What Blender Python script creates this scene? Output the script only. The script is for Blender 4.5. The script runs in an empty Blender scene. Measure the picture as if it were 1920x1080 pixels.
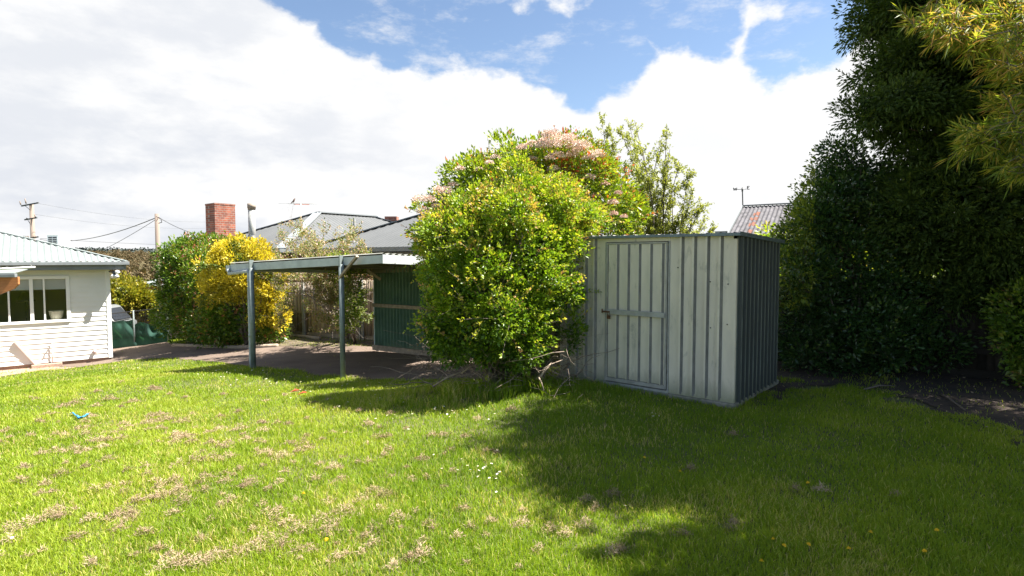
import bpy, math, random
import numpy as np
from mathutils import Vector, Matrix
R = math.radians
# ------------------------------------------------------------------ camera
F = 1066.0; PITCH = math.atan(55/F); EYE = 1.6
sc = bpy.context.scene
cam_d = bpy.data.cameras.new("camera"); cam = bpy.data.objects.new("camera", cam_d)
sc.collection.objects.link(cam); sc.camera = cam
cam_d.sensor_width = 36; cam_d.lens = 36*F/1920
cam_d.clip_start = .05; cam_d.clip_end = 3000
cam.location = (0, 0, EYE); cam.rotation_euler = (math.pi/2-PITCH, 0, 0)
# ------------------------------------------------------------------ light
SUN = Vector((.64, .07, 1)).normalized()
sun_d = bpy.data.lights.new("sun", 'SUN'); sun_d.energy = 5.0; sun_d.angle = R(.55); sun_d.color = (1, .95, .87)
sun = bpy.data.objects.new("sun", sun_d); sc.collection.objects.link(sun)
sun.rotation_euler = SUN.to_track_quat('Z', 'Y').to_euler(); sun.location = (10, 0, 30)
sc.view_settings.view_transform = 'Standard'; sc.view_settings.look = 'None'
sc.view_settings.gamma = 1; sc.view_settings.exposure = 1.9
sc.cycles.use_denoising = True
sc.cycles.max_bounces = 7; sc.cycles.transparent_max_bounces = 12
sc.cycles.sample_clamp_indirect = 6; sc.cycles.caustics_reflective = False; sc.cycles.caustics_refractive = False

def ray(px, py):
    u = (px-960)/F; v = (540-py)/F
    return Vector((u, math.cos(PITCH)+v*math.sin(PITCH), -math.sin(PITCH)+v*math.cos(PITCH)))
def at(px, py, d):
    r = ray(px, py); return Vector((0, 0, EYE)) + r*(d/r.y)

# world: Nishita sky under broken cloud
W = bpy.data.worlds.new("World"); sc.world = W; W.use_nodes = True
nt = W.node_tree; nt.nodes.clear(); NL = nt.links.new
def wn(t, **k):
    n = nt.nodes.new(t)
    for a, b in k.items(): setattr(n, a, b)
    return n
def wmath(op, a, b=None, c=None, clamp=False):
    n = wn('ShaderNodeMath', operation=op, use_clamp=clamp)
    for i, x in enumerate((a, b, c)):
        if x is None: continue
        if isinstance(x, (int, float)): n.inputs[i].default_value = x
        else: NL(x, n.inputs[i])
    return n.outputs[0]
def wrange(v, a, b, c=0, d=1):
    n = wn('ShaderNodeMapRange', interpolation_type='SMOOTHSTEP')
    NL(v, n.inputs[0])
    for i, x in enumerate((a, b, c, d)): n.inputs[i+1].default_value = x
    return n.outputs[0]
tc = wn('ShaderNodeTexCoord'); vn_ = wn('ShaderNodeVectorMath', operation='NORMALIZE'); NL(tc.outputs['Generated'], vn_.inputs[0]); DIR = vn_.outputs[0]
def wnoise(scale, detail, rough, off=0, stretch=(1, 1, 1.8)):
    m = wn('ShaderNodeMapping'); NL(DIR, m.inputs[0]); m.inputs['Scale'].default_value = stretch; m.inputs['Location'].default_value = (off, off*.7, 0)
    n = wn('ShaderNodeTexNoise'); NL(m.outputs[0], n.inputs['Vector'])
    n.inputs['Scale'].default_value = scale; n.inputs['Detail'].default_value = detail; n.inputs['Roughness'].default_value = rough
    return n.outputs['Fac']
blobs = [(560,-30,95),(640,45,75),(730,35,95),(820,45,95),(930,50,98),(1030,80,95),(1095,150,62),(1140,90,95),(1250,45,100),(1330,85,75),(1440,95,72),(1520,45,85),(1590,10,62),(1200,-60,160),(900,-80,160),(1500,-90,140),(1180,120,60)]
dn_ = wn('ShaderNodeTexNoise'); NL(DIR, dn_.inputs['Vector']); dn_.inputs['Scale'].default_value = 5; dn_.inputs['Detail'].default_value = 5
ds_ = wn('ShaderNodeVectorMath', operation='SUBTRACT'); NL(dn_.outputs['Color'], ds_.inputs[0]); ds_.inputs[1].default_value = (.5, .5, .5)
dm_ = wn('ShaderNodeVectorMath', operation='MULTIPLY_ADD'); NL(ds_.outputs[0], dm_.inputs[0]); dm_.inputs[1].default_value = (.16, .16, .16); NL(DIR, dm_.inputs[2]); WDIR = dm_.outputs[0]
val = None
for bx, by, br in blobs:
    d = ray(bx, by).normalized()
    r1 = (ray(bx+br, by).normalized()-d).length
    vd = wn('ShaderNodeVectorMath', operation='DISTANCE'); NL(WDIR, vd.inputs[0]); vd.inputs[1].default_value = d
    m = wmath('SUBTRACT', 1, wmath('DIVIDE', vd.outputs['Value'], r1))
    val = m if val is None else wmath('MAXIMUM', val, m)
val = wmath('MAXIMUM', val, -1.0)
# whole-sky patchiness overhead (outside the photograph)
dz = wn('ShaderNodeSeparateXYZ'); NL(DIR, dz.inputs[0])
behind = wrange(dz.outputs[1], .1, -.5, 0, .85)
over = wmath('SUBTRACT', wmath('MULTIPLY', wmath('MAXIMUM', wrange(dz.outputs[2], .45, .8), behind), 1.1), .55)
val = wmath('MAXIMUM', val, over)
n1 = wnoise(6.5, 9, .56, 3.1); n2 = wnoise(22, 7, .62, 9.0)
blue = wmath('ADD', val, wmath('ADD', wmath('MULTIPLY', wmath('SUBTRACT', n1, .5), 1.1), wmath('MULTIPLY', wmath('SUBTRACT', n2, .5), .75)))
blue = wrange(blue, -.04, .30)
wisp = wrange(wnoise(9, 9, .66, 17, (1, 1, 2.6)), .50, .78, 0, .7)
blue = wmath('MULTIPLY', blue, wmath('SUBTRACT', 1, wisp))
sky = wn('ShaderNodeTexSky'); sky.sky_type = 'NISHITA'; sky.sun_disc = False
sky.sun_elevation = math.asin(SUN.z); sky.sun_rotation = math.atan2(SUN.x, SUN.y)
sky.air_density = 1.0; sky.dust_density = .6; sky.ozone_density = 1.5
bg_sky = wn('ShaderNodeBackground'); NL(sky.outputs[0], bg_sky.inputs[0]); bg_sky.inputs[1].default_value = .05
# cloud colour: bright tops, pale blue-grey bases lower and to the left
g1 = wnoise(3.2, 8, .55, 5, (1, 1, 2.6)); g2 = wnoise(11, 6, .6, 1.7, (1, 1, 2.4))
left = wn('ShaderNodeVectorMath', operation='DOT_PRODUCT'); NL(DIR, left.inputs[0]); left.inputs[1].default_value = ray(120, 330).normalized()
leftm = wrange(left.outputs['Value'], .80, .985)
lown = wrange(dz.outputs[2], .28, .03)
shade = wrange(wmath('ADD', wmath('MULTIPLY', g1, .7), wmath('MULTIPLY', g2, .3)), .44, .62)
shade = wmath('MULTIPLY', shade, wmath('ADD', .12, wmath('ADD', wmath('MULTIPLY', leftm, .50), wmath('MULTIPLY', lown, .15))), clamp=True)
mixc = wn('ShaderNodeMix', data_type='RGBA'); NL(shade, mixc.inputs[0])
mixc.inputs[6].default_value = (1.0, 1.0, 1.0, 1); mixc.inputs[7].default_value = (.68, .72, .80, 1)
bg_cl = wn('ShaderNodeBackground'); NL(mixc.outputs[2], bg_cl.inputs[0]); bg_cl.inputs[1].default_value = .28
mx = wn('ShaderNodeMixShader'); NL(blue, mx.inputs[0]); NL(bg_cl.outputs[0], mx.inputs[1]); NL(bg_sky.outputs[0], mx.inputs[2])
wo = wn('ShaderNodeOutputWorld'); NL(mx.outputs[0], wo.inputs[0])
W.cycles.sampling_method = 'MANUAL'; W.cycles.sample_map_resolution = 512

# ------------------------------------------------------------------ materials
def mat(name, col, rough=.6, metal=0, col2=None, nscale=6, lo=.35, hi=.65, bump=0, bscale=40, spec=.5, stretch=None, coord='Object', attr=None, ramp=None, transl=0, dirt=None):
    m = bpy.data.materials.new(name); m.use_nodes = True; t = m.node_tree; t.nodes.clear(); L = t.links.new
    out = t.nodes.new('ShaderNodeOutputMaterial'); b = t.nodes.new('ShaderNodeBsdfPrincipled')
    b.inputs['Roughness'].default_value = rough; b.inputs['Metallic'].default_value = metal
    b.inputs['Specular IOR Level'].default_value = spec
    b.inputs['Base Color'].default_value = (*col, 1)
    tcn = t.nodes.new('ShaderNodeTexCoord'); mp = t.nodes.new('ShaderNodeMapping'); L(tcn.outputs[coord], mp.inputs[0])
    if stretch: mp.inputs['Scale'].default_value = stretch
    csock = None
    if attr:
        a = t.nodes.new('ShaderNodeAttribute'); a.attribute_name = attr
        r = t.nodes.new('ShaderNodeValToRGB'); L(a.outputs['Fac'], r.inputs[0])
        els = r.color_ramp.elements
        while len(els) < len(ramp): els.new(.5)
        for e, (p, c) in zip(els, ramp): e.position = p; e.color = (*c, 1)
        csock = r.outputs[0]
    elif col2:
        n = t.nodes.new('ShaderNodeTexNoise'); L(mp.outputs[0], n.inputs['Vector']); n.inputs['Scale'].default_value = nscale
        n.inputs['Detail'].default_value = 7; n.inputs['Roughness'].default_value = .6
        rg = t.nodes.new('ShaderNodeMapRange'); L(n.outputs['Fac'], rg.inputs[0]); rg.inputs[1].default_value = lo; rg.inputs[2].default_value = hi
        mi = t.nodes.new('ShaderNodeMix'); mi.data_type = 'RGBA'; L(rg.outputs[0], mi.inputs[0])
        mi.inputs[6].default_value = (*col, 1); mi.inputs[7].default_value = (*col2, 1); csock = mi.outputs[2]
    if dirt:   # (colour, scale, lo, hi, amount, z0, z1, zcolour, zamount)
        dc, ds, dl, dh, da = dirt[:5]
        n = t.nodes.new('ShaderNodeTexNoise'); L(mp.outputs[0], n.inputs['Vector']); n.inputs['Scale'].default_value = ds
        n.inputs['Detail'].default_value = 9; n.inputs['Roughness'].default_value = .7; n.inputs['Distortion'].default_value = .6
        rg = t.nodes.new('ShaderNodeMapRange'); L(n.outputs['Fac'], rg.inputs[0]); rg.inputs[1].default_value = dl; rg.inputs[2].default_value = dh; rg.inputs[4].default_value = da
        mi = t.nodes.new('ShaderNodeMix'); mi.data_type = 'RGBA'; L(rg.outputs[0], mi.inputs[0])
        if csock: L(csock, mi.inputs[6])
        else: mi.inputs[6].default_value = (*col, 1)
        mi.inputs[7].default_value = (*dc, 1); csock = mi.outputs[2]
        if len(dirt) > 5:
            z0, z1, zc, za = dirt[5:9]
            sp = t.nodes.new('ShaderNodeSeparateXYZ'); L(tcn.outputs['Object'], sp.inputs[0])
            ad = t.nodes.new('ShaderNodeMath'); ad.operation = 'MULTIPLY_ADD'; L(n.outputs['Fac'], ad.inputs[0]); ad.inputs[1].default_value = .35; L(sp.outputs[2], ad.inputs[2])
            rz = t.nodes.new('ShaderNodeMapRange'); L(ad.outputs[0], rz.inputs[0]); rz.inputs[1].default_value = z0+.17; rz.inputs[2].default_value = z1+.17; rz.inputs[3].default_value = za; rz.inputs[4].default_value = 0
            mi = t.nodes.new('ShaderNodeMix'); mi.data_type = 'RGBA'; L(rz.outputs[0], mi.inputs[0]); L(csock, mi.inputs[6]); mi.inputs[7].default_value = (*zc, 1); csock = mi.outputs[2]
    if csock: L(csock, b.inputs['Base Color'])
    if bump:
        n = t.nodes.new('ShaderNodeTexNoise'); L(mp.outputs[0], n.inputs['Vector']); n.inputs['Scale'].default_value = bscale; n.inputs['Detail'].default_value = 6
        bp = t.nodes.new('ShaderNodeBump'); bp.inputs['Strength'].default_value = bump; bp.inputs['Distance'].default_value = .02
        L(n.outputs['Fac'], bp.inputs['Height']); L(bp.outputs[0], b.inputs['Normal'])
    if transl:
        tr = t.nodes.new('ShaderNodeBsdfTranslucent')
        if csock:
            br = t.nodes.new('ShaderNodeMix'); br.data_type = 'RGBA'; br.blend_type = 'MULTIPLY'; br.inputs[0].default_value = 1
            L(csock, br.inputs[6]); br.inputs[7].default_value = (1.35, 1.35, .6, 1); L(br.outputs[2], tr.inputs[0])
        else: tr.inputs[0].default_value = (*col, 1)
        ms = t.nodes.new('ShaderNodeMixShader'); ms.inputs[0].default_value = transl
        L(b.outputs[0], ms.inputs[1]); L(tr.outputs[0], ms.inputs[2]); L(ms.outputs[0], out.inputs[0])
    else: L(b.outputs[0], out.inputs[0])
    return m
def leafmat(name, ramp, rough=.45, transl=.35, spec=.5):
    return mat(name, ramp[0][1], rough, attr='tint', ramp=ramp, transl=transl, spec=spec)
def brickmat(name, c1, c2, mortar, scale, off=0):
    m = mat(name, c1, .9, bump=.2, bscale=60); t = m.node_tree; L = t.links.new
    b = [n for n in t.nodes if n.type == 'BSDF_PRINCIPLED'][0]; tcn = [n for n in t.nodes if n.type == 'TEX_COORD'][0]
    sp = t.nodes.new('ShaderNodeSeparateXYZ'); L(tcn.outputs['Object'], sp.inputs[0])
    ad = t.nodes.new('ShaderNodeMath'); ad.operation = 'ADD'; L(sp.outputs[0], ad.inputs[0]); L(sp.outputs[1], ad.inputs[1])
    cb = t.nodes.new('ShaderNodeCombineXYZ'); L(ad.outputs[0], cb.inputs[0]); L(sp.outputs[2], cb.inputs[1])
    br = t.nodes.new('ShaderNodeTexBrick'); L(cb.outputs[0], br.inputs['Vector']); br.inputs['Scale'].default_value = scale
    br.inputs['Color1'].default_value = (*c1, 1); br.inputs['Color2'].default_value = (*c2, 1); br.inputs['Mortar'].default_value = (*mortar, 1)
    br.inputs['Mortar Size'].default_value = .018; br.inputs['Brick Width'].default_value = .48; br.inputs['Row Height'].default_value = .17; br.inputs['Bias'].default_value = -.1
    n = t.nodes.new('ShaderNodeTexNoise'); L(tcn.outputs['Object'], n.inputs['Vector']); n.inputs['Scale'].default_value = 5
    mi = t.nodes.new('ShaderNodeMix'); mi.data_type = 'RGBA'; mi.blend_type = 'MULTIPLY'
    rg = t.nodes.new('ShaderNodeMapRange'); L(n.outputs['Fac'], rg.inputs[0]); rg.inputs[1].default_value = .4; rg.inputs[2].default_value = .65; rg.inputs[4].default_value = .6
    L(rg.outputs[0], mi.inputs[0]); L(br.outputs[0], mi.inputs[6]); mi.inputs[7].default_value = (.45, .42, .42, 1); L(mi.outputs[2], b.inputs['Base Color'])
    return m
def glassmat(name, dark=(.02, .025, .03)):
    m = bpy.data.materials.new(name); m.use_nodes = True; t = m.node_tree; t.nodes.clear(); L = t.links.new
    o = t.nodes.new('ShaderNodeOutputMaterial'); g = t.nodes.new('ShaderNodeBsdfGlossy'); g.inputs['Roughness'].default_value = .03
    tr = t.nodes.new('ShaderNodeBsdfTransparent'); tr.inputs[0].default_value = (.8, .83, .82, 1)
    f = t.nodes.new('ShaderNodeFresnel'); f.inputs[0].default_value = 1.5; mx = t.nodes.new('ShaderNodeMixShader')
    L(f.outputs[0], mx.inputs[0]); L(tr.outputs[0], mx.inputs[1]); L(g.outputs[0], mx.inputs[2]); L(mx.outputs[0], o.inputs[0]); return m

M = {}
M['soil'] = mat('soil', (.085, .075, .04), 1, col2=(.10, .12, .03), nscale=2.2, bump=.6, bscale=30)
M['drive'] = mat('driveway_gravel', (.19, .14, .105), .95, col2=(.115, .082, .062), nscale=1.3, lo=.3, hi=.7, bump=.8, bscale=60, dirt=((.30, .235, .18), 45, .55, .7, .6))
M['dirt'] = mat('dirt', (.075, .052, .038), 1, col2=(.035, .026, .02), nscale=3, bump=1, bscale=25, dirt=((.13, .09, .06), 30, .58, .72, .5))
M['bed'] = mat('garden_bed_litter', (.16, .12, .08), 1, col2=(.06, .05, .03), nscale=4, bump=1, bscale=30, dirt=((.3, .26, .16), 40, .55, .7, .7))
M['hill'] = mat('hill', (.07, .075, .04), 1, col2=(.10, .085, .055), nscale=.05, bump=0)
M['cream'] = mat('cream_painted_steel', (.78, .71, .58), .6, col2=(.60, .555, .46), stretch=(1, 1, .3), nscale=4.5, lo=.3, hi=.7, dirt=((.20, .21, .18), 8, .56, .70, .6, .07, .30, (.20, .22, .12), .75))
M['flank'] = mat('shade_tinted_rib_flank', (.25, .24, .215), .6, .0, col2=(.16, .155, .14), nscale=6)  # shade on the rib sides put into the flank colour
M['darkflank'] = mat('shade_tinted_side_flank', (.06, .07, .068), .5)  # side wall rib shade painted as a darker flank colour
M['shedside'] = mat('weathered_green_steel', (.18, .21, .19), .55, col2=(.11, .13, .12), nscale=2, dirt=((.05, .06, .05), 4, .55, .75, .7, .05, .35, (.06, .07, .04), .7))
M['shedtrim'] = mat('shed_trim', (.42, .41, .37), .5, col2=(.30, .29, .265), nscale=8, dirt=((.1, .1, .09), 9, .6, .75, .5))
M['galv'] = mat('galvanised_steel', (.42, .42, .40), .5, .05, col2=(.30, .30, .285), nscale=14, dirt=((.2, .19, .17), 12, .62, .75, .4))
M['post'] = mat('painted_post', (.21, .25, .245), .5, .1, col2=(.15, .18, .175), nscale=9, dirt=((.17, .17, .14), 10, .58, .72, .6))
M['beam'] = mat('painted_beam', (.52, .56, .57), .5, .1, col2=(.40, .44, .45), nscale=5, dirt=((.22, .21, .18), 11, .6, .74, .6))
M['roofsheet'] = mat('old_roof_sheet', (.34, .34, .30), .6, .2, col2=(.2, .2, .17), nscale=3)
M['purlin'] = mat('purlin', (.22, .2, .15), .8)
M['greencorr'] = mat('green_corrugated', (.20, .31, .21), .6, col2=(.14, .23, .16), nscale=2.5, dirt=((.2, .24, .19), 7, .6, .75, .45))
M['timber'] = mat('weathered_timber', (.36, .29, .215), .9, col2=(.22, .175, .13), nscale=9, stretch=(1, 1, .2), bump=.3)
M['rail'] = mat('weathered_rail', (.46, .36, .25), .9, col2=(.28, .21, .15), nscale=12, bump=.3)
M['paling'] = mat('paling_timber', (.40, .32, .25), .95, attr='tint', ramp=[(0, (.27, .205, .15)), (.5, (.42, .33, .25)), (1, (.55, .45, .35))], bump=.4, stretch=(8, 8, 1))
M['darkpaling'] = mat('shade_tinted_paling', (.1, .08, .06), .95, attr='tint', ramp=[(0, (.03, .025, .02)), (1, (.08, .065, .05))], bump=.4)  # same fence timber with the shade under the trees put into its colour
M['white'] = mat('white_paint', (.80, .79, .75), .55, col2=(.74, .73, .68), nscale=2, dirt=((.45, .42, .36), 7, .64, .8, .35))
M['trimw'] = mat('white_trim', (.82, .82, .80), .45)
M['gutter'] = mat('grey_gutter', (.20, .22, .23), .5, col2=(.16, .175, .185), nscale=5)
M['mintroof'] = mat('pale_roof_steel', (.23, .26, .25), .65, 0, col2=(.19, .22, .21), nscale=2)
M['greyroof'] = mat('grey_roof_steel', (.105, .11, .112), .8, 0, col2=(.085, .09, .092), nscale=.8, dirt=((.07, .075, .075), 3, .5, .75, .4))
M['paleridge'] = mat('pale_ridge_cap', (.22, .24, .25), .6)
M['rusty'] = mat('rusty_roof', (.13, .125, .135), .8, col2=(.06, .058, .062), nscale=4, spec=.2)
M['rust'] = mat('rust', (.20, .065, .03), .95, col2=(.10, .055, .045), nscale=9, bump=.2)
M['brick'] = brickmat('red_brick', (.34, .10, .055), (.17, .06, .045), (.30, .24, .20), 2.0)
M['brickwall'] = brickmat('orange_brick', (.44, .18, .09), (.33, .13, .08), (.35, .3, .25), 2.2)
M['brickloose'] = mat('pale_bricks', (.42, .30, .23), .95, col2=(.3, .2, .15), nscale=14, bump=.4)
M['footing'] = mat('brick_footing', (.36, .24, .18), .95, col2=(.22, .15, .11), nscale=4, bump=.4)
M['concrete'] = mat('concrete', (.30, .28, .24), .95, col2=(.16, .16, .11), nscale=5, bump=.5, dirt=((.09, .11, .05), 6, .52, .68, .7))
M['pink'] = mat('pinkish_pipe', (.66, .50, .46), .6, col2=(.55, .42, .38), nscale=8)
M['orange'] = mat('stained_timber', (.50, .20, .07), .6, col2=(.36, .13, .045), nscale=6, stretch=(1, 1, 5))
M['black'] = mat('black', (.02, .02, .02), .5)
M['darkgrey'] = mat('dark_grey', (.07, .075, .08), .5)
M['room'] = mat('room_wall', (.30, .28, .24), .9)
M['roomfloor'] = mat('room_floor', (.1, .08, .06), .8)
M['blind'] = mat('roller_blind', (.55, .56, .57), .8)
M['glass'] = glassmat('window_glass')
M['pot'] = mat('cream_pot', (.66, .58, .48), .6)
M['polew'] = mat('grey_pole_timber', (.25, .195, .16), .9, col2=(.17, .135, .11), nscale=3, stretch=(1, 1, .15))
M['wire'] = mat('wire', (.06, .06, .065), .6)
M['plasticw'] = mat('offwhite_plastic', (.72, .73, .72), .5)
M['net'] = mat('green_shade_cloth', (.022, .085, .06), .85, col2=(.013, .048, .038), nscale=2.2, bump=.2, transl=.3)
M['car'] = mat('silver_car_paint', (.17, .18, .18), .4, .2)
M['tyre'] = mat('tyre_rubber', (.03, .03, .03), .9)
M['carglass'] = mat('tinted_glass', (.02, .022, .025), .25, spec=.35)
M['browntile'] = mat('brown_roof_tiles', (.17, .12, .11), .8, col2=(.12, .085, .08), nscale=6)
M['bark'] = mat('bark', (.19, .155, .125), .95, col2=(.10, .08, .065), nscale=9, bump=.6, stretch=(1, 1, .3))
M['palebark'] = mat('pale_bark', (.36, .30, .26), .95, col2=(.20, .165, .14), nscale=12, bump=.4)
M['twig'] = mat('dry_twig', (.36, .28, .21), .95, col2=(.22, .17, .13), nscale=12)
M['blue'] = mat('blue_ribbon', (.04, .30, .72), .5)
M['redleaf'] = mat('dead_red_leaf', (.45, .07, .02), .6)
M['petal'] = mat('white_petal', (.85, .85, .82), .6, transl=.3)
M['yellow'] = mat('yellow_flower', (.85, .60, .02), .6, transl=.2)
M['straw'] = leafmat('dry_straw', [(0, (.12, .09, .06)), (.35, (.32, .235, .155)), (1, (.56, .43, .30))], .9, .15, .1)
M['grass'] = leafmat('grass_blades', [(0, (.09, .18, .012)), (.45, (.23, .33, .022)), (.75, (.41, .46, .06)), (.88, (.56, .53, .14)), (1, (.60, .48, .26))], .5, .45, .3)
G_LIME = [(0, (.05, .11, .010)), (.4, (.13, .235, .014)), (.8, (.32, .41, .028)), (.9, (.48, .45, .06)), (1, (.48, .26, .13))]
M['lime'] = leafmat('lime_leaves', G_LIME, .4, .4)
M['photinia'] = leafmat('photinia_leaves', [(0, (.05, .11, .012)), (.5, (.19, .28, .018)), (.75, (.36, .42, .03)), (.86, (.38, .20, .06)), (1, (.50, .10, .04))], .38, .35)
M['hedge'] = leafmat('hedge_leaves', [(0, (.035, .09, .012)), (.45, (.11, .20, .018)), (.7, (.22, .28, .03)), (.85, (.33, .18, .07)), (1, (.42, .13, .08))], .32, .28)
M['gold'] = leafmat('golden_leaves', [(0, (.09, .14, .02)), (.25, (.24, .23, .02)), (.5, (.54, .44, .03)), (1, (.76, .62, .07))], .5, .35)
M['ygreen'] = leafmat('yellow_green_leaves', [(0, (.06, .10, .012)), (.5, (.20, .21, .02)), (1, (.50, .38, .05))], .4, .3)
M['fruit'] = leafmat('fruit_tree_leaves', [(0, (.12, .17, .04)), (.45, (.24, .27, .07)), (.6, (.34, .26, .15)), (1, (.55, .36, .32))], .5, .35)
M['willow'] = leafmat('olive_leaves', [(0, (.13, .16, .03)), (.5, (.28, .32, .07)), (1, (.48, .48, .14))], .45, .35)
M['laurel'] = leafmat('laurel_leaves', [(0, (.025, .06, .018)), (.55, (.06, .13, .03)), (.85, (.26, .33, .04)), (1, (.45, .46, .05))], .28, .25, .6)
M['conifer'] = leafmat('cypress_foliage', [(0, (.028, .058, .015)), (.5, (.07, .12, .02)), (1, (.20, .24, .03))], .6, .2, .3)
M['needle'] = leafmat('long_needle_leaves', [(0, (.05, .10, .02)), (.45, (.17, .24, .03)), (.75, (.40, .40, .06)), (1, (.55, .30, .12))], .5, .4, .25)
M['gum'] = leafmat('far_tree_leaves', [(0, (.07, .065, .035)), (.5, (.15, .12, .065)), (1, (.26, .165, .10))], .8, .1, .1)
M['farwood'] = leafmat('ridge_tree_leaves', [(0, (.045, .06, .055)), (1, (.08, .09, .08))], .9, 0, .1)
M['flower'] = leafmat('pinkish_white_blossom', [(0, (.66, .42, .34)), (.35, (.80, .62, .53)), (1, (.88, .82, .76))], .8, 0, .1)

# ------------------------------------------------------------------ mesh helpers
MW = {}
def thing(name, label, cat, loc=(0, 0, 0), rotz=0, group=None):
    o = bpy.data.objects.new(name, None); sc.collection.objects.link(o)
    o.empty_display_size = .2; o.location = loc; o.rotation_euler = (0, 0, rotz)
    MW[o.name] = Matrix.Translation(Vector(loc)) @ Matrix.Rotation(rotz, 4, 'Z')
    return tag(o, label, cat, group)
def tag(o, label=None, cat=None, group=None, kind=None):
    if label: o['label'] = label
    if cat: o['category'] = cat
    if group: o['group'] = group
    if kind: o['kind'] = kind
    return o
def mesh_obj(name, me, parent=None, mats=(), base=None):
    """me's vertices are in world space; they are moved into the parent's space, or (top-level) relative to base"""
    for m in mats: me.materials.append(m)
    o = bpy.data.objects.new(name, me); sc.collection.objects.link(o)
    if parent is not None:
        me.transform(MW[parent.name].inverted()); o.parent = parent; MW[o.name] = MW[parent.name]
    elif base is not None:
        me.transform(Matrix.Translation(-Vector(base))); o.location = base; MW[o.name] = Matrix.Translation(Vector(base))
    else: MW[o.name] = Matrix.Identity(4)
    return o
class MB:
    def __init__(s): s.v = []; s.f = []; s.m = []; s.sm = []
    def add(s, vs, fs, mi=0, smooth=False):
        b = len(s.v); s.v += [tuple(v) for v in vs]; s.f += [tuple(b+i for i in f) for f in fs]; s.m += [mi]*len(fs); s.sm += [smooth]*len(fs); return s
    def box(s, lo, hi, T=None, mi=0):
        vs = [Vector((x, y, z)) for x in (lo[0], hi[0]) for y in (lo[1], hi[1]) for z in (lo[2], hi[2])]
        if T: vs = [T(v) for v in vs]
        return s.add(vs, [(0, 1, 3, 2), (4, 6, 7, 5), (0, 4, 5, 1), (2, 3, 7, 6), (0, 2, 6, 4), (1, 5, 7, 3)], mi)
    def bar(s, a, b, w, h, up=Vector((0, 0, 1)), mi=0):
        a = Vector(a); b = Vector(b); d = (b-a).normalized(); x = d.cross(up).normalized(); y = x.cross(d)
        vs = [p+x*i*w/2+y*j*h/2 for p in (a, b) for i, j in ((-1, -1), (1, -1), (1, 1), (-1, 1))]
        return s.add(vs, [(0, 1, 2, 3), (7, 6, 5, 4), (0, 4, 5, 1), (1, 5, 6, 2), (2, 6, 7, 3), (3, 7, 4, 0)], mi)
    def tube(s, pts, rad, n=6, mi=0, cap=True):
        pts = [Vector(p) for p in pts]
        if not hasattr(rad, '__len__'): rad = [rad]*len(pts)
        vs = []; fs = []; prev = None
        for i, p in enumerate(pts):
            d = (pts[min(i+1, len(pts)-1)]-pts[max(i-1, 0)]).normalized()
            if prev is None: x = d.orthogonal().normalized()
            else: x = (prev-d*prev.dot(d)).normalized()
            prev = x; y = d.cross(x)
            for k in range(n):
                a = 2*math.pi*k/n; vs.append(p+(x*math.cos(a)+y*math.sin(a))*rad[i])
        for i in range(len(pts)-1):
            for k in range(n): fs.append((i*n+k, i*n+(k+1) % n, (i+1)*n+(k+1) % n, (i+1)*n+k))
        if cap: fs.append(tuple(range(n))[::-1]); fs.append(tuple((len(pts)-1)*n+k for k in range(n)))
        return s.add(vs, fs, mi, True)
    def strip(s, rowA, rowB, mi=0, smooth=False):
        n = len(rowA); return s.add(list(rowA)+list(rowB), [(i, i+1, n+i+1, n+i) for i in range(n-1)], mi, smooth)
    def build(s, name, mats, parent=None, base=None, bevel=0):
        me = bpy.data.meshes.new(name); me.from_pydata(s.v, [], s.f)
        me.polygons.foreach_set('material_index', s.m); me.polygons.foreach_set('use_smooth', s.sm); me.update()
        if not isinstance(mats, (list, tuple)): mats = (mats,)
        o = mesh_obj(name, me, parent, mats, base)
        if bevel:
            bm_ = o.modifiers.new('bevel', 'BEVEL'); bm_.width = bevel; bm_.segments = 2; bm_.limit_method = 'ANGLE'
        return o
def fast(name, V, Fc, m, parent=None, tint=None, base=None):
    me = bpy.data.meshes.new(name); k = Fc.shape[1]
    me.vertices.add(len(V)); me.vertices.foreach_set('co', V.astype(np.float32).ravel())
    me.loops.add(Fc.size); me.loops.foreach_set('vertex_index', Fc.astype(np.int32).ravel())
    me.polygons.add(len(Fc)); me.polygons.foreach_set('loop_start', np.arange(0, Fc.size, k, dtype=np.int32))
    try: me.polygons.foreach_set('loop_total', np.full(len(Fc), k, dtype=np.int32))
    except Exception: pass
    if tint is not None:
        a = me.attributes.new('tint', 'FLOAT', 'FACE'); a.data.foreach_set('value', tint.astype(np.float32))
    me.update(calc_edges=True)
    return mesh_obj(name, me, parent, (m,), base)
def copy_thing(o, loc, rotz=None, scale=None):
    c = o.copy(); sc.collection.objects.link(c); c.location = loc
    if rotz is not None: c.rotation_euler = (0, 0, rotz)
    if scale: c.scale = (scale,)*3
    for ch in list(o.children):
        d = ch.copy(); sc.collection.objects.link(d); d.parent = c
    return c
# value noise
def vnoise(x, y, s, seed=0):
    x = np.asarray(x, float)/s; y = np.asarray(y, float)/s; xi = np.floor(x); yi = np.floor(y); fx = x-xi; fy = y-yi
    fx = fx*fx*(3-2*fx); fy = fy*fy*(3-2*fy)
    def h(a, b):
        v = np.sin(a*127.1+b*311.7+seed*74.7)*43758.5453; return v-np.floor(v)
    return (h(xi, yi)*(1-fx)+h(xi+1, yi)*fx)*(1-fy)+(h(xi, yi+1)*(1-fx)+h(xi+1, yi+1)*fx)*fy
def norm(v): return v/np.maximum(np.linalg.norm(v, axis=-1, keepdims=True), 1e-9)
def sstep(a, b, x): t = np.clip((x-a)/(b-a), 0, 1); return t*t*(3-2*t)

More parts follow.
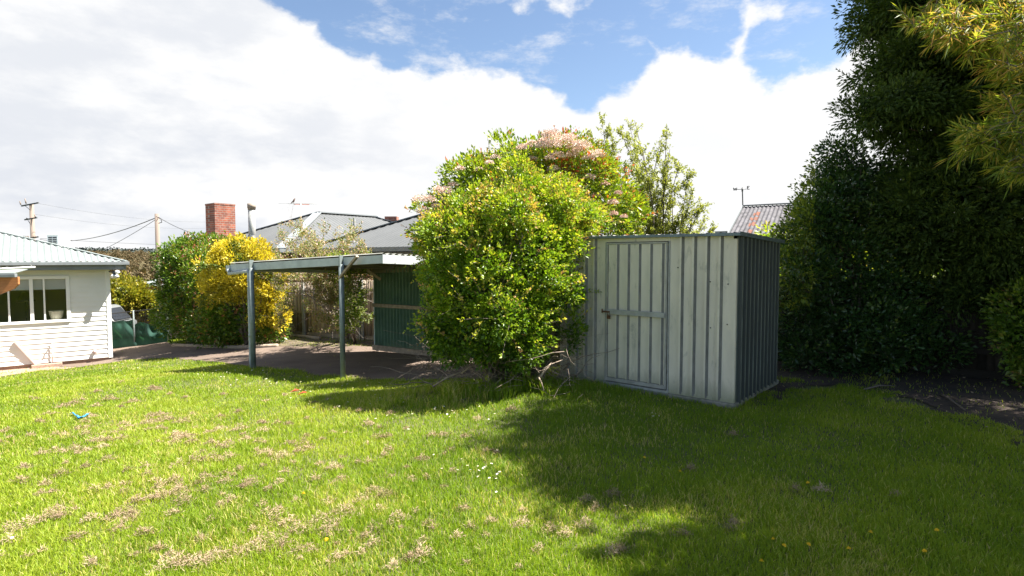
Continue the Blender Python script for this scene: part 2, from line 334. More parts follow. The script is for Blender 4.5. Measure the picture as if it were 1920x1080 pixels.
# ------------------------------------------------------------------ terrain
def hz(py, d): return EYE-(py-485)*d/F
ctrl = [(0,1,0),(-3,3,0),(3,3,0),(0,4.5,0),(-6,4,-.12),(7,4,.02),(2.36,5.98,0),(.64,7.42,0),(3.35,7.2,.0),(5,8,.02),(6.3,7.6,.02),(9,6,.05),
        (-1.0,7.2,-.10),(-2.88,9.7,hz(713,9.7)),(-4.96,10.9,hz(693,10.9)),(-3.3,13.5,-.62),(-1.3,11.7,-.52),(-3.95,15.6,-.64),(-7.05,18.1,-.81),
        (-10.5,18.5,-1.1),(-12.07,17,-1.44),(-13.9,15.4,-1.46),(-13.8,19.5,-1.51),(-11.6,19,-1.25),(-9.6,15.5,-1.15),(-7.4,14.1,-.93),(-6.5,8.5,-.42),(-10,10,-.85),
        (2,11,-.25),(6,12,-.1),(12,12,.1),(0,-6,.1),(-10,-2,-.1),(10,-2,.1),(-18,22,-2.0),(-8,24,-1.3),(0,24,-.9),(12,24,-.4),(-17,12,-1.5),(-4.5,6,-.2),(-1.5,5.5,-.04)]
C_ = np.array(ctrl, float)
def phi(r2): return np.sqrt(r2+1.2)
D2 = ((C_[:, None, :2]-C_[None, :, :2])**2).sum(-1)
A_ = np.zeros((len(C_)+3, len(C_)+3)); n_ = len(C_)
A_[:n_, :n_] = phi(D2)-np.eye(n_)*.05; A_[:n_, n_] = 1; A_[:n_, n_+1:] = C_[:, :2]; A_[n_, :n_] = 1; A_[n_+1:, :n_] = C_[:, :2].T
CO = np.linalg.solve(A_, np.concatenate([C_[:, 2], np.zeros(3)]))
def Gn(x, y):
    x = np.asarray(x, float); y = np.asarray(y, float); xc = np.clip(x, -22, 16); yc = np.clip(y, -8, 27)
    r = CO[n_]+CO[n_+1]*xc+CO[n_+2]*yc
    for i in range(n_): r = r+CO[i]*phi((xc-C_[i, 0])**2+(yc-C_[i, 1])**2)
    over = np.hypot(np.maximum(0, x-xc)*.2+np.minimum(0, x-xc), y-yc)
    far = -7*sstep(0, 90, over)-.02*np.minimum(over, 60)
    # the hillside across the valley
    hill = 9.5*sstep(60, 300, y)+8.0*sstep(300, 620, y)+1.2*np.sin(x*.012+y*.004)*sstep(120, 300, y)
    und = .035*(vnoise(x, y, 1.1, 3)-.5)+.02*(vnoise(x, y, .45, 8)-.5)
    return r+far+hill+und*(1-sstep(25, 40, np.hypot(x, y)))
def G(x, y): return float(Gn(x, y))
def gp(px, py):
    r = ray(px, py); t = 1.0; o = Vector((0, 0, EYE)); 
    while t < 60:
        p = o+r*t
        if p.z <= G(p.x, p.y): break
        t += .05
    lo, hi = t-.05, t
    for _ in range(12):
        m = (lo+hi)/2; p = o+r*m
        if p.z <= G(p.x, p.y): hi = m
        else: lo = m
    return o+r*hi
xs = np.concatenate([-np.geomspace(400, 22, 22), np.arange(-21.8, 14.01, .16), np.geomspace(14.5, 400, 22)])
ys = np.concatenate([-np.geomspace(60, 3.2, 10), np.arange(-3, 25, .16), np.geomspace(25.5, 900, 60)])
def sheet(name, xs, ys, zoff, m, keep=None, base=None):
    X, Y = np.meshgrid(xs, ys); V = np.stack([X.ravel(), Y.ravel(), (Gn(X, Y)+zoff).ravel()], 1)
    nx, ny = len(xs), len(ys); i, j = np.meshgrid(np.arange(nx-1), np.arange(ny-1)); a = (j*nx+i).ravel()
    Fc = np.stack([a, a+1, a+nx+1, a+nx], 1)
    if keep is not None:
        cx = V[Fc, 0].mean(1); cy = V[Fc, 1].mean(1); Fc = Fc[keep(cx, cy)]
        u, inv = np.unique(Fc, return_inverse=True); V = V[u]; Fc = inv.reshape(Fc.shape)
    o = fast(name, V, Fc, m); o.data.polygons.foreach_set('use_smooth', np.ones(len(Fc), bool))
    o['kind'] = 'structure'; return o
sheet('ground', xs, ys, 0, M['soil'])
def inpoly(x, y, poly):
    c = np.zeros(np.shape(x), bool); n = len(poly)
    for i in range(n):
        x1, y1 = poly[i][:2]; x2, y2 = poly[(i+1) % n][:2]
        c ^= ((y1 > y) != (y2 > y)) & (x < (x2-x1)*(y-y1)/((y2-y1) if abs(y2-y1) > 1e-9 else 1e-9)+x1)
    return c
drive_near = [gp(*p) for p in [(150, 689), (205, 681), (250, 675), (320, 672), (400, 679), (480, 690), (560, 699), (640, 708), (700, 713), (800, 714), (900, 712)]]
drive_far = [gp(*p) for p in [(900, 655), (800, 653), (700, 651), (620, 650), (540, 651), (470, 652), (400, 651), (340, 648), (300, 642), (285, 630)]]
DRIVE = [(p.x, p.y) for p in drive_near+drive_far]+[(-15, 26), (-21, 26), (-18, 19)]
DIRT = [(p.x, p.y) for p in [gp(*q) for q in [(1425, 765), (1462, 735), (1510, 722), (1580, 726), (1650, 738), (1705, 752), (1745, 768), (1800, 786), (1850, 806), (1925, 836), (2080, 860)]]]+[(10, 4.6), (10, 6), (3.6, 10), (2.6, 9)]
BED = [(p.x, p.y) for p in drive_far[::-1][2:]]+[(0, 11.5), (2.5, 9.5), (3.5, 10.2), (-11, 21.6)]
HOUSESTRIP = [(p.x, p.y) for p in [gp(*q) for q in [(-160, 730), (-40, 712), (0, 707), (60, 698), (120, 692), (205, 682)]]]+[(-12, 17.3), (-16, 14.2)]
def wob(x, y, a=.25, s=.5): return x+a*(vnoise(x, y, s, 5)-.5), y+a*(vnoise(x, y, s, 6)-.5)
def inP(poly, x, y, a=.25): xx, yy = wob(x, y, a); return inpoly(xx, yy, poly)
gx = np.arange(-21, 11, .11); gy = np.arange(2, 27, .11)
sheet('driveway', gx, gy, .016, M['drive'], lambda x, y: inP(DRIVE, x, y, .15))
sheet('dirt_patch', gx, gy, .012, M['dirt'], lambda x, y: inP(DIRT, x, y, .5) & ~inP(DRIVE, x, y, .15))
sheet('garden_bed', gx, gy, .009, M['bed'], lambda x, y: inP(BED, x, y, .3) & ~inP(DRIVE, x, y, .15) & ~inP(DIRT, x, y, .5))
sheet('house_border', gx, gy, .010, M['footing'], lambda x, y: inP(HOUSESTRIP, x, y, .15) & ~inP(DRIVE, x, y, .15))

# ------------------------------------------------------------------ leaf and blade meshes
def rnd(rng, n): return norm(rng.normal(size=(n, 3)))
def leaves(P, D, L, Wd, tint, rng, fold=.3, upn=.6, droop=0):
    n = len(P); D = norm(D); up = np.tile([0, 0, 1.0], (n, 1))
    Nn = norm(up*upn+rnd(rng, n)); S = norm(np.cross(D, Nn)); Nn = np.cross(S, D)
    L = np.broadcast_to(L, n)[:, None]; Wd = np.broadcast_to(Wd, n)[:, None]
    mid = P+D*L*.45+Nn*Wd*fold
    tip = P+D*L; tip[:, 2] -= (L[:, 0])*droop
    V = np.stack([P, mid+S*Wd*.5, tip, mid-S*Wd*.5], 1).reshape(-1, 3)
    b = np.arange(n)*4
    Fc = np.stack([np.stack([b, b+1, b+2], 1), np.stack([b, b+2, b+3], 1)], 1).reshape(-1, 3)
    return V, Fc, np.repeat(tint, 2)
class Leafset:
    def __init__(s): s.V = []; s.F = []; s.T = []; s.n = 0
    def add(s, V, Fc, T): s.V.append(V); s.F.append(Fc+s.n); s.T.append(T); s.n += len(V)
    def build(s, name, m, parent=None, base=None): return fast(name, np.concatenate(s.V), np.concatenate(s.F), m, parent, np.clip(np.concatenate(s.T), 0, 1), base)
def pxlobes(L):
    out = []
    for px, py, d, rx, ry, rz in L:
        p = at(px, py, d); out.append((p.x, p.y, p.z, rx, ry, rz))
    return np.array(out)
def shell(lobes, n, rng, lo=.8, hi=1.06, rough=.14, zmin=None, inner=.8):
    w = lobes[:, 3]*lobes[:, 5]+lobes[:, 4]*lobes[:, 5]+lobes[:, 3]*lobes[:, 4]; w = w/w.sum(); out = []; nr = []; tot = 0
    while tot < n:
        k = rng.choice(len(lobes), n, p=w); d = rnd(rng, n)
        bump = 1+rough*np.sin(d[:, 0]*5+k)*np.sin(d[:, 1]*6+2*k)+rough*np.sin(d[:, 2]*9+d[:, 0]*7)
        r = (lo+(hi-lo)*rng.random(n)**.6)*bump; c = lobes[k]
        p = c[:, :3]+d*c[:, 3:6]*r[:, None]
        q = ((p[:, None, :]-lobes[None, :, :3])/lobes[None, :, 3:6]); q = np.sqrt((q**2).sum(-1)); q[np.arange(n), k] = 9
        ok = q.min(1) > inner
        if zmin is not None: ok &= p[:, 2] > zmin
        out.append(p[ok]); nr.append(norm(d/c[:, 3:6])[ok]); tot += ok.sum()
    return np.concatenate(out)[:n], np.concatenate(nr)[:n]
def lumpy(lobes, n, r0, r1, rng, zmin=None):
    P, N = shell(lobes, n, rng, lo=.88, hi=1.04, rough=.06, zmin=zmin, inner=.7); r = r0+(r1-r0)*rng.random(n)**1.5
    return np.concatenate([lobes, np.concatenate([P, np.stack([r*(.8+.4*rng.random(n)), r*(.8+.4*rng.random(n)), r*(.7+.4*rng.random(n))], 1)], 1)])
def crown(ls, lobes, clumps, per, leaf, wid, cr, rng, tone=lambda P, N, t: t, up=.35, out=.8, droop=.1, fold=.3, zmin=None, rough=.14, spread=.35, inn=.22, mid=.45, flat=1.0):
    """clumps of leaves over the surface of the lobes, then a looser darker fill inside"""
    C, N = shell(lobes, clumps, rng, zmin=zmin, rough=rough)
    rr = cr*(.6+.8*rng.random(clumps)); ct = rng.random(clumps)
    k = np.repeat(np.arange(clumps), per); n = len(k); d = rnd(rng, n)
    d = norm(d+N[k]*.5); rad = rr[k]*(rng.random(n)**.45)
    off = d*rad[:, None]; off[:, 2] *= flat; P = C[k]+off
    D = norm(d*out+N[k]*.4+np.array([0, 0, up])+rnd(rng, n)*spread)
    t = mid+(ct[k]-.5)*spread*1.0+(rng.random(n)-.5)*.32
    t = tone(P, N[k], t); s = .5+1.1*rng.random(n)**1.6
    ls.add(*leaves(P, D, leaf*s, wid*s, t, rng, fold, droop=droop))
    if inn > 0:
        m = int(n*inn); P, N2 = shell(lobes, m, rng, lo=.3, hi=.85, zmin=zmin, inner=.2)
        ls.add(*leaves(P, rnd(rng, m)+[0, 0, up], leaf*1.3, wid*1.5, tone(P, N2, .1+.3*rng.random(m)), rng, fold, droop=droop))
    return C
def limbs(mb, base, targets, r0, rng, sag=0, n=5, wig=.06, sides=6, tipr=.12):
    for t in targets:
        t = Vector(t); b = Vector(base)+Vector((rng.normal()*r0*.8, rng.normal()*r0*.8, 0)); L = (t-b).length
        pts = []; rad = []
        for i in range(n+1):
            s = i/n; p = b.lerp(t, s); p.z += L*.12*math.sin(s*math.pi)*(1 if not sag else -sag)
            p += Vector(rng.normal(size=3))*wig*L*(.3+s)*(0 if i in (0,) else 1)*.6
            pts.append(p); rad.append(r0*(1-s*(1-tipr)))
        mb.tube(pts, rad, sides)
def grow(mb, tips, p, d, L, r, depth, rng, bend=.25, up=.15, split=(2, 4), ratio=.68, sides=5):
    pts = [p]; rad = [r]; seg = 4
    for i in range(seg):
        d = (d+Vector(rng.normal(size=3))*bend*.5+Vector((0, 0, up*.3))).normalized(); p = p+d*(L/seg); pts.append(p); rad.append(r*(1-.45*(i+1)/seg))
    mb.tube(pts, rad, sides if r > .012 else 3, cap=False)
    if depth <= 1: tips += [(q, d) for q in pts[1:]]
    if depth <= 0: return
    for k in range(rng.integers(split[0], split[1]+1)):
        i = rng.integers(2, seg+1); dd = (d+Vector(rng.normal(size=3))*.75).normalized()
        grow(mb, tips, pts[i], dd, L*ratio*(.75+.5*rng.random()), rad[i]*.62, depth-1, rng, bend, up, split, ratio, sides)
exec_order = []

# ================================================================== GARDEN SHED
SB = Vector((.64, 7.42, 0)); SA = math.atan2(-.643, .767); cS, sS = math.cos(SA), math.sin(SA)
def TS(v): return Vector((SB.x+v[0]*cS-v[1]*sS, SB.y+v[0]*sS+v[1]*cS, v[2]))
SW, SD, Z0 = 2.24, 1.57, .075
shed = thing('garden_shed', 'cream ribbed steel garden shed with dark side wall and flat roof', 'shed', (SB.x, SB.y, 0), SA)
def ztop(x, y): return 1.86-.01*x/SW-.05*y/SD
def ribbed(x0, x1, pitch, rib, depth, phase=0):
    """plan profile of trapezoid ribs standing proud toward -y"""
    pts = [(x0, 0)]; x = x0+phase
    while x < x1-rib*.9:
        if x > x0: pts += [(x, 0), (x+.006, -depth), (x+rib-.022, -depth), (x+rib, 0)]
        x += pitch
    pts.append((x1, 0)); return pts
def sheetpanel(mb, prof, T, z0, z1f, mi=0):
    if mi == 'flank':     # flanks get the second material, darker to paint in their shade
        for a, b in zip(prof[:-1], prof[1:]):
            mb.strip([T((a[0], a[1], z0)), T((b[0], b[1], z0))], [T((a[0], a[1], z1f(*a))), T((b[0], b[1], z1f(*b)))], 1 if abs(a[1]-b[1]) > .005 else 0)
        return
    mb.strip([T((x, y, z0)) for x, y in prof], [T((x, y, z1f(x, y))) for x, y in prof], mi)
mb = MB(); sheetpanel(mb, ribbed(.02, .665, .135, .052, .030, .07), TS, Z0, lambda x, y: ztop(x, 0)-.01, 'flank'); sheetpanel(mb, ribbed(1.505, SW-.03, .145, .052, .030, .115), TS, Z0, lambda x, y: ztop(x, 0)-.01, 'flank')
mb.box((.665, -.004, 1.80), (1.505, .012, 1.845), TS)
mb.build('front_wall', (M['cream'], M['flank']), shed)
T2 = lambda v: TS((SW+(-v[1]), v[0], v[2]))
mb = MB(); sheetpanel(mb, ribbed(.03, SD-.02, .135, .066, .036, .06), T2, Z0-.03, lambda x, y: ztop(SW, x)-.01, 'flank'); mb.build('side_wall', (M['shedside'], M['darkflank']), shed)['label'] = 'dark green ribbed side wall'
mb = MB(); mb.box((.004, .02, Z0), (.012, SD-.02, 1.80), TS); mb.box((.02, SD-.014, Z0), (SW-.02, SD-.004, 1.79), TS); mb.build('rear_wall', M['shedside'], shed)
mb = MB()
for x0, x1, y0, y1 in ((SW-.032, SW+.006, -.006, .002), (SW-.001, SW+.006, .002, .03), (-.006, .022, -.006, .002), (SW-.001, SW+.006, SD-.03, SD+.004)):
    mb = MB(); mb.box((x0, y0, Z0-.01), (x1, y1, 1.81), TS); mb.build('corner_trim', M['cream'], shed)
for x0, x1 in ((-.004, .66), (1.51, SW+.004)): mb = MB(); mb.box((x0, -.010, Z0-.012), (x1, .004, Z0+.022), TS); mb.build('bottom_track', M['cream'], shed)
# door
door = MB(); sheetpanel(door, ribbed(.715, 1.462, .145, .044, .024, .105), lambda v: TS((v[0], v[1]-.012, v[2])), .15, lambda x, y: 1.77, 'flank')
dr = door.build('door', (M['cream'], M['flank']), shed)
mb = MB()
for b in ((.690, 1.482, .100, .146), (.690, 1.482, 1.772, 1.792)): mb.box((b[0], -.026, b[2]), (b[1], -.008, b[3]), TS)
for x in (.690, 1.462): mb.box((x, -.025, .146), (x+.020, -.009, 1.772), TS)
mb.build('frame', M['shedtrim'], dr, bevel=.002)
mb = MB(); mb.box((.715, -.052, .925), (1.468, -.042, .985), TS); mb.build('cross_bar', M['galv'], dr, bevel=.002)
mb = MB(); mb.bar(TS((.655, -.058, .955)), TS((.76, -.058, .955)), .022, .018)
mb.tube([TS((.735, -.05, .95)), TS((.730, -.055, .915)), TS((.745, -.055, .905)), TS((.760, -.055, .92)), TS((.758, -.05, .95))], .004, 6)
mb.box((.728, -.066, .868), (.766, -.046, .912), TS); mb.tube([TS((.652, -.05, .935)), TS((.652, -.05, .985))], .009, 6)
mb.build('padlock', mat('rusty_lock', (.09, .055, .035), .7, .4, col2=(.2, .09, .04), nscale=40), dr, bevel=.002)
mb = MB()
for x in (.668, 1.488): mb.box((x, -.012, Z0), (x+.016, .004, 1.80), TS)
mb.box((.66, -.03, Z0-.014), (1.51, .004, Z0+.014), TS)
mb.build('door_frame', M['galv'], shed, bevel=.002)
mb = MB()   # roof
n = 22
for k in range(n):
    pass
prof = []
x = -.06
while x < SW+.05:
    prof += [(x, 0), (x+.10, 0), (x+.108, .014), (x+.128, .014), (x+.136, 0)]; x += .145
prof = [p for p in prof if p[0] <= SW+.04]+[(SW+.045, 0)]
mb.strip([TS((x, -.05, ztop(x, -.05)+h+.012)) for x, h in prof], [TS((x, SD+.04, ztop(x, SD)+h+.012)) for x, h in prof])
mb.strip([TS((x, -.05, ztop(x, -.05)+.006)) for x, h in prof], [TS((x, SD+.04, ztop(x, SD)+.006)) for x, h in prof])
rf = mb.build('roof', M['shedtrim'], shed)
def quadbox(mb, pts, h, T=lambda v: v):
    lo = [T(p) for p in pts]; hi = [T((p[0], p[1], p[2]+h)) for p in pts]
    mb.add(lo+hi, [(3, 2, 1, 0), (4, 5, 6, 7), (0, 1, 5, 4), (1, 2, 6, 5), (2, 3, 7, 6), (3, 0, 4, 7)])
mb = MB()
z1 = lambda x, y: ztop(x, y)-.012
quadbox(mb, [(-.07, -.062, z1(-.07, 0)), (SW+.055, -.062, z1(SW, 0)), (SW+.055, -.052, z1(SW, 0)), (-.07, -.052, z1(-.07, 0))], .032, TS)
quadbox(mb, [(SW+.047, -.05, z1(SW, 0)), (SW+.057, -.05, z1(SW, 0)), (SW+.057, SD+.05, z1(SW, SD)), (SW+.047, SD+.05, z1(SW, SD))], .045, TS)
mb.build('roof_edge', mat('shed_roof_edge', (.17, .22, .24), .45, col2=(.11, .14, .16), nscale=10), rf, bevel=.002)
mb = MB(); mb.box((2.02, -.03, 1.862), (2.14, .01, 1.892), TS); mb.build('roof_cleat', M['shedtrim'], rf)
mb = MB(); mb.box((-.05, -.035, -.12), (SW+.03, SD+.03, Z0-.014), TS); mb.build('concrete_slab', M['concrete'], shed, bevel=.012)
mb = MB()
for x, z in [(.42, 1.62), (.50, 1.62), (1.97, 1.35), (2.10, 1.36), (2.16, 1.33), (1.98, .85), (2.10, .87), (2.16, .9), (1.60, 1.5), (.77, 1.7), (1.40, 1.7)]:
    mb = MB(); mb.tube([TS((x, -.006, z)), TS((x, .0, z))], .007, 6); mb.build('screw', M['black'], shed)

# ================================================================== CARPORT
P2 = Vector((-2.88, 9.7)); P1 = Vector((-4.96, 10.9)); e_ = (P1-P2).normalized(); nn = Vector((.5, .866))
cR = Vector((-2.12, 9.26)); cL = Vector((-5.57, 11.25)); CW = 3.1
zR, zL = 1.66, 1.485      # top of the beam
carport = thing('carport', 'low open carport with grey steel posts and skillion roof', 'carport', (P2.x, P2.y, G(P2.x, P2.y)))
def CT(s, w, z): p = cR+(cL-cR)*s+nn*w; return Vector((p.x, p.y, z-.036*w))
def cz(s): return zR+(zL-zR)*s
def cbeam(mb, s0, s1, w0, w1, dz0, dz1):
    a = [CT(s, w, cz(s)+dz0) for s, w in ((s0, w0), (s1, w0), (s1, w1), (s0, w1))]; b = [v+Vector((0, 0, dz1-dz0)) for v in a]
    mb.add(a+b, [(3, 2, 1, 0), (4, 5, 6, 7), (0, 1, 5, 4), (1, 2, 6, 5), (2, 3, 7, 6), (3, 0, 4, 7)])
mb = MB(); cbeam(mb, 0, 1.0, 0, .004, -.135, 0); cbeam(mb, 0, 1, .004, .05, -.004, 0); cbeam(mb, 0, 1, .004, .05, -.135, -.131); mb.build('beam', M['beam'], carport)
mb = MB(); cbeam(mb, 0, 1, CW-.05, CW, -.16, -.02); mb.build('rear_beam', M['purlin'], carport)
mb = MB(); cbeam(mb, -.006, .0, .0, CW, -.14, .006); mb.build('fascia', mat('pale_fascia', (.50, .53, .54), .5, col2=(.42, .45, .46), nscale=5, dirt=((.12, .12, .12), 7, .60, .66, .8)), carport, bevel=.003)['label'] = 'pale fascia board with dark scuff marks'
mb = MB(); prof = []
s = 0.0
w = 0
while w <= CW+.001:
    prof.append((w, .018*math.sin(w/.076*math.pi))); w += .019
mb.strip([CT(-.004, w, cz(-.004)+.022+h) for w, h in prof], [CT(1.0, w, cz(1)+.022+h) for w, h in prof], smooth=True)
mb.build('roof_sheet', M['roofsheet'], carport)
mb = MB()
for s in (.12, .37, .62, .87): cbeam(mb, s-.01, s+.01, .055, CW-.055, -.09, -.002)
mb.build('purlin', M['purlin'], carport)
mb = MB(); cbeam(mb, 1.0, 1.03, -.02, CW, -.13, -.02); mb.build('gutter', M['beam'], carport, bevel=.006)
for nm, P, top in (('post', P2, 1.655), ('post', P1, 1.575)):
    mb = MB(); g = G(P.x, P.y); q = P-nn*.04
    mb.tube([(q.x, q.y, g-.15), (q.x, q.y, top-.15)], .045, 14)
    mb.bar((q.x, q.y, top-.2), (q.x, q.y, top+.0), .09, .02, up=Vector((.866, -.5, 0)))
    mb.build(nm, M['post'], carport)
# downpipe at the outer post
q = P1-nn*.04; a = CT(1.0, -.03, cz(1)-.12); e3 = Vector((e_.x, e_.y, 0))
mb = MB(); d0 = Vector((q.x, q.y, 0))+e3*.075
mb.tube([a+e3*.02+Vector((0, 0, .03)), a+Vector((0, 0, -.06)), Vector((d0.x, d0.y, 1.36))+e3*.02, Vector((d0.x, d0.y, 1.31)), Vector((d0.x, d0.y, G(P1.x, P1.y)+.15)), Vector((d0.x, d0.y, G(P1.x, P1.y)+.02))-e3*.02], .034, 10)
for z in (1.15, .1): mb.tube([(d0.x, d0.y, z), (d0.x, d0.y, z+.05)], .039, 10)
mb.build('downpipe', mat('pale_downpipe', (.42, .45, .45), .5, col2=(.30, .33, .33), nscale=7), carport)
mb = MB(); q = P2-nn*.085
mb.bar((q.x, q.y, 1.27), (q.x-e_.x*.42, q.y-e_.y*.42, 1.64), .035, .05, up=Vector((.5, .866, 0))); mb.build('brace', M['rail'], carport)
q = CT(.0, CW-.1, 1.2); mb = MB(); mb.bar(at(688, 506, 12.9), at(714, 524, 12.9), .04, .06); mb.build('brace', M['rail'], carport)
# green side wall
w0 = at(702, 500, 13.5); w1d = Vector((1.82, -1.15, 0)).normalized()
def WT(x, y, z): return Vector((w0.x, w0.y, 0))+w1d*x+Vector((w1d.y, -w1d.x, 0))*y+Vector((0, 0, z))
mb = MB(); prof = [(x*.0125, .042*math.sin(x*.0125/.05*math.pi)) for x in range(0, 264)]
mb.strip([WT(x, y, -.47) for x, y in prof], [WT(x, y, 1.42) for x, y in prof])
gw = mb.build('side_cladding', M['greencorr'], carport); gw['label'] = 'green corrugated iron side cladding'
for z_, h_ in ((.50, .08), (-.51, .12)): mb = MB(); mb.bar(WT(-.03, .05, z_), WT(3.3, .05, z_), .045, h_); mb.build('side_rail', M['rail'], carport)
mb = MB(); mb.bar(WT(-.02, .0, -.46), WT(-.02, .0, 1.42), .03, .03, up=Vector((1, 0, 0))); mb.build('edge_strip', M['trimw'], carport)
for x in (.05, .36, 1.9):
    mb = MB(); p = WT(x, -.03, 0); mb.bar((p.x, p.y, G(p.x, p.y)-.1), (p.x, p.y, -.45), .07, .07, up=Vector((1, 0, 0))); mb.build('stump', M['galv'], carport)

# ================================================================== PALING FENCES
FD = Vector((3.1, -2.5, 0)).normalized(); F0 = Vector((-3.95, 15.6, 0)); FN = Vector((FD.y, -FD.x, 0))   # FN faces the yard
rngf = np.random.default_rng(5)
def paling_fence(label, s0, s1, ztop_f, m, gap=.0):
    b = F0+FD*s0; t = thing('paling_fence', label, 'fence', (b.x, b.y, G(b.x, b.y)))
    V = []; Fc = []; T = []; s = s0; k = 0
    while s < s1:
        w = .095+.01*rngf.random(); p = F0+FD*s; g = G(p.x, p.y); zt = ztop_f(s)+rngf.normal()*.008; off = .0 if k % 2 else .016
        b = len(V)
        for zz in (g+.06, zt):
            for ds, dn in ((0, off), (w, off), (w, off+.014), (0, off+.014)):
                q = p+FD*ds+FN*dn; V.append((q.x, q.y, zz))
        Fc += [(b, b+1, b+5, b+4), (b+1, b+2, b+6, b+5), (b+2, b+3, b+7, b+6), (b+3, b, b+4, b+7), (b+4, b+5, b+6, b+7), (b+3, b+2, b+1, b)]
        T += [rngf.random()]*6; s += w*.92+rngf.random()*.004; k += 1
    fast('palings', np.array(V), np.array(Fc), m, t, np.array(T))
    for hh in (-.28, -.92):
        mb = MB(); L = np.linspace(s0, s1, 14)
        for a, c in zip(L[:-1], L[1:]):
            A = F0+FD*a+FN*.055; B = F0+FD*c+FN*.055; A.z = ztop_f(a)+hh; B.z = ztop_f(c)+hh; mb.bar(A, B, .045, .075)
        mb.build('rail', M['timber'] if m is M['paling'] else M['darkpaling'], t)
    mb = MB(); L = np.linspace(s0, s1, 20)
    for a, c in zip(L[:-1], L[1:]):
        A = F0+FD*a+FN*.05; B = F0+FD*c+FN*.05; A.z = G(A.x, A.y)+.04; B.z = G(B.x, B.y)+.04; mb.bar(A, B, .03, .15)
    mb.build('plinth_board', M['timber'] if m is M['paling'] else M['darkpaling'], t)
    return t
fz = lambda s: 1.03-.03*max(0, s-1)+(-.05*max(0, -s)) if s < 1 else 1.03+.035*min(8, s-1)
fA = paling_fence('weathered brown paling fence behind the carport and fruit tree', -13.5, 5.6, fz, M['paling'])
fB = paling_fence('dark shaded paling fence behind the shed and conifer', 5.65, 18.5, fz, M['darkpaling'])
for s, wd in ((-.15, .15), (-3.05, .10), (-5.9, .10)):
    p = F0+FD*s+FN*.13; mb = MB(); g = G(p.x, p.y)
    def PT(a, b, z): q = p+FD*a+FN*b; return Vector((q.x, q.y, z))
    for a0, a1, b0, b1 in ((-wd/2, wd/2, -.025, -.02), (-wd/2, -wd/2+.006, -.02, .03), (wd/2-.006, wd/2, -.02, .03), (-wd/2+.006, -wd/2+.03, .024, .03), (wd/2-.03, wd/2-.006, .024, .03)):
        mb.add([PT(a, b, z) for a in (a0, a1) for b in (b0, b1) for z in (g-.1, fz(s)+.0)], [(0, 1, 3, 2), (4, 6, 7, 5), (0, 4, 5, 1), (2, 3, 7, 6), (0, 2, 6, 4), (1, 5, 7, 3)])
    mb.build('steel_post', M['galv'], fA)
# ================================================================== WHITE WEATHERBOARD HOUSE
HC = Vector((-12.07, 17.0, 0)); HA = Vector((-.765, -.643, 0)).normalized(); HN = Vector((-HA.y, HA.x, 0))  # HN toward viewer
if HN.y > 0: HN = -HN
house = thing('weatherboard_house', 'white weatherboard house with pale green corrugated hip roof', 'house', (HC.x, HC.y, -1.44))
def HT(x, y, z): p = HC+HA*x+HN*y; return Vector((p.x, p.y, z))
WZ0, WZ1 = -1.35, 1.34; HL = 9.0
wx0, wx1, wz0, wz1 = .93, 3.45, -.215, 1.11     # window outer frame
def ha(px, z=0):   # along-wall distance of a photo column
    r = (px-960)/F; return (HC.x-r*HC.y)/(r*HA.y-HA.x)
mb = MB(); z = WZ0; pitch = .1405
while z < WZ1:
    zt = min(z+pitch, WZ1); spans = [(0.07, HL)]
    if zt > wz0+.02 and z < wz1-.02: spans = [(.07, wx0+.01), (wx1-.01, HL)]
    for a, b in spans:
        mb.add([HT(a, .026, z), HT(b, .026, z), HT(b, .006, zt), HT(a, .006, zt), HT(a, 0, z), HT(b, 0, z)], [(0, 1, 2, 3), (4, 5, 1, 0)])
    z += pitch
wl = mb.build('wall', M['white'], house)
mb = MB()   # solid walls behind the boards (around the window) and on the other sides
def hb(mb, x0, x1, y0, y1, z0, z1): mb.add([HT(x, y, z) for x in (x0, x1) for y in (y0, y1) for z in (z0, z1)], [(0, 1, 3, 2), (4, 6, 7, 5), (0, 4, 5, 1), (2, 3, 7, 6), (0, 2, 6, 4), (1, 5, 7, 3)])
hb(mb, 0.0, wx0+.03, -.1, -.002, WZ0, WZ1); hb(mb, wx1-.03, HL, -.1, -.002, WZ0, WZ1)
hb(mb, wx0+.03, wx1-.03, -.1, -.002, WZ0, wz0+.03); hb(mb, wx0+.03, wx1-.03, -.1, -.002, wz1-.03, WZ1)
hb(mb, 0, .1, -7, -.1, WZ0, WZ1); hb(mb, HL-.1, HL, -7, -.1, WZ0, WZ1); hb(mb, .1, HL-.1, -7, -6.9, WZ0, WZ1)
mb.build('wall_lining', M['white'], house)
mb = MB(); hb(mb, -.035, .072, -.08, .035, WZ0-.02, WZ1); hb(mb, -.035, -.0, -.12, -.08, WZ0, WZ1); mb.build('corner_board', M['trimw'], house, bevel=.004)
mb = MB(); hb(mb, .02, HL, -.06, -.01, -1.62, WZ0); mb.build('footing', M['footing'], house)
# interior
mb = MB(); hb(mb, .6, 4.4, -3.4, -3.35, WZ0+.3, WZ1); hb(mb, .55, .6, -3.35, -.11, WZ0+.3, WZ1); hb(mb, 4.4, 4.45, -3.35, -.11, WZ0+.3, WZ1); hb(mb, .6, 4.4, -3.35, -.11, WZ1-.06, WZ1-.02); hb(mb, .6, 4.4, -3.35, -.11, WZ0+.3, WZ0+.34)
mb.build('room', M['room'], house)
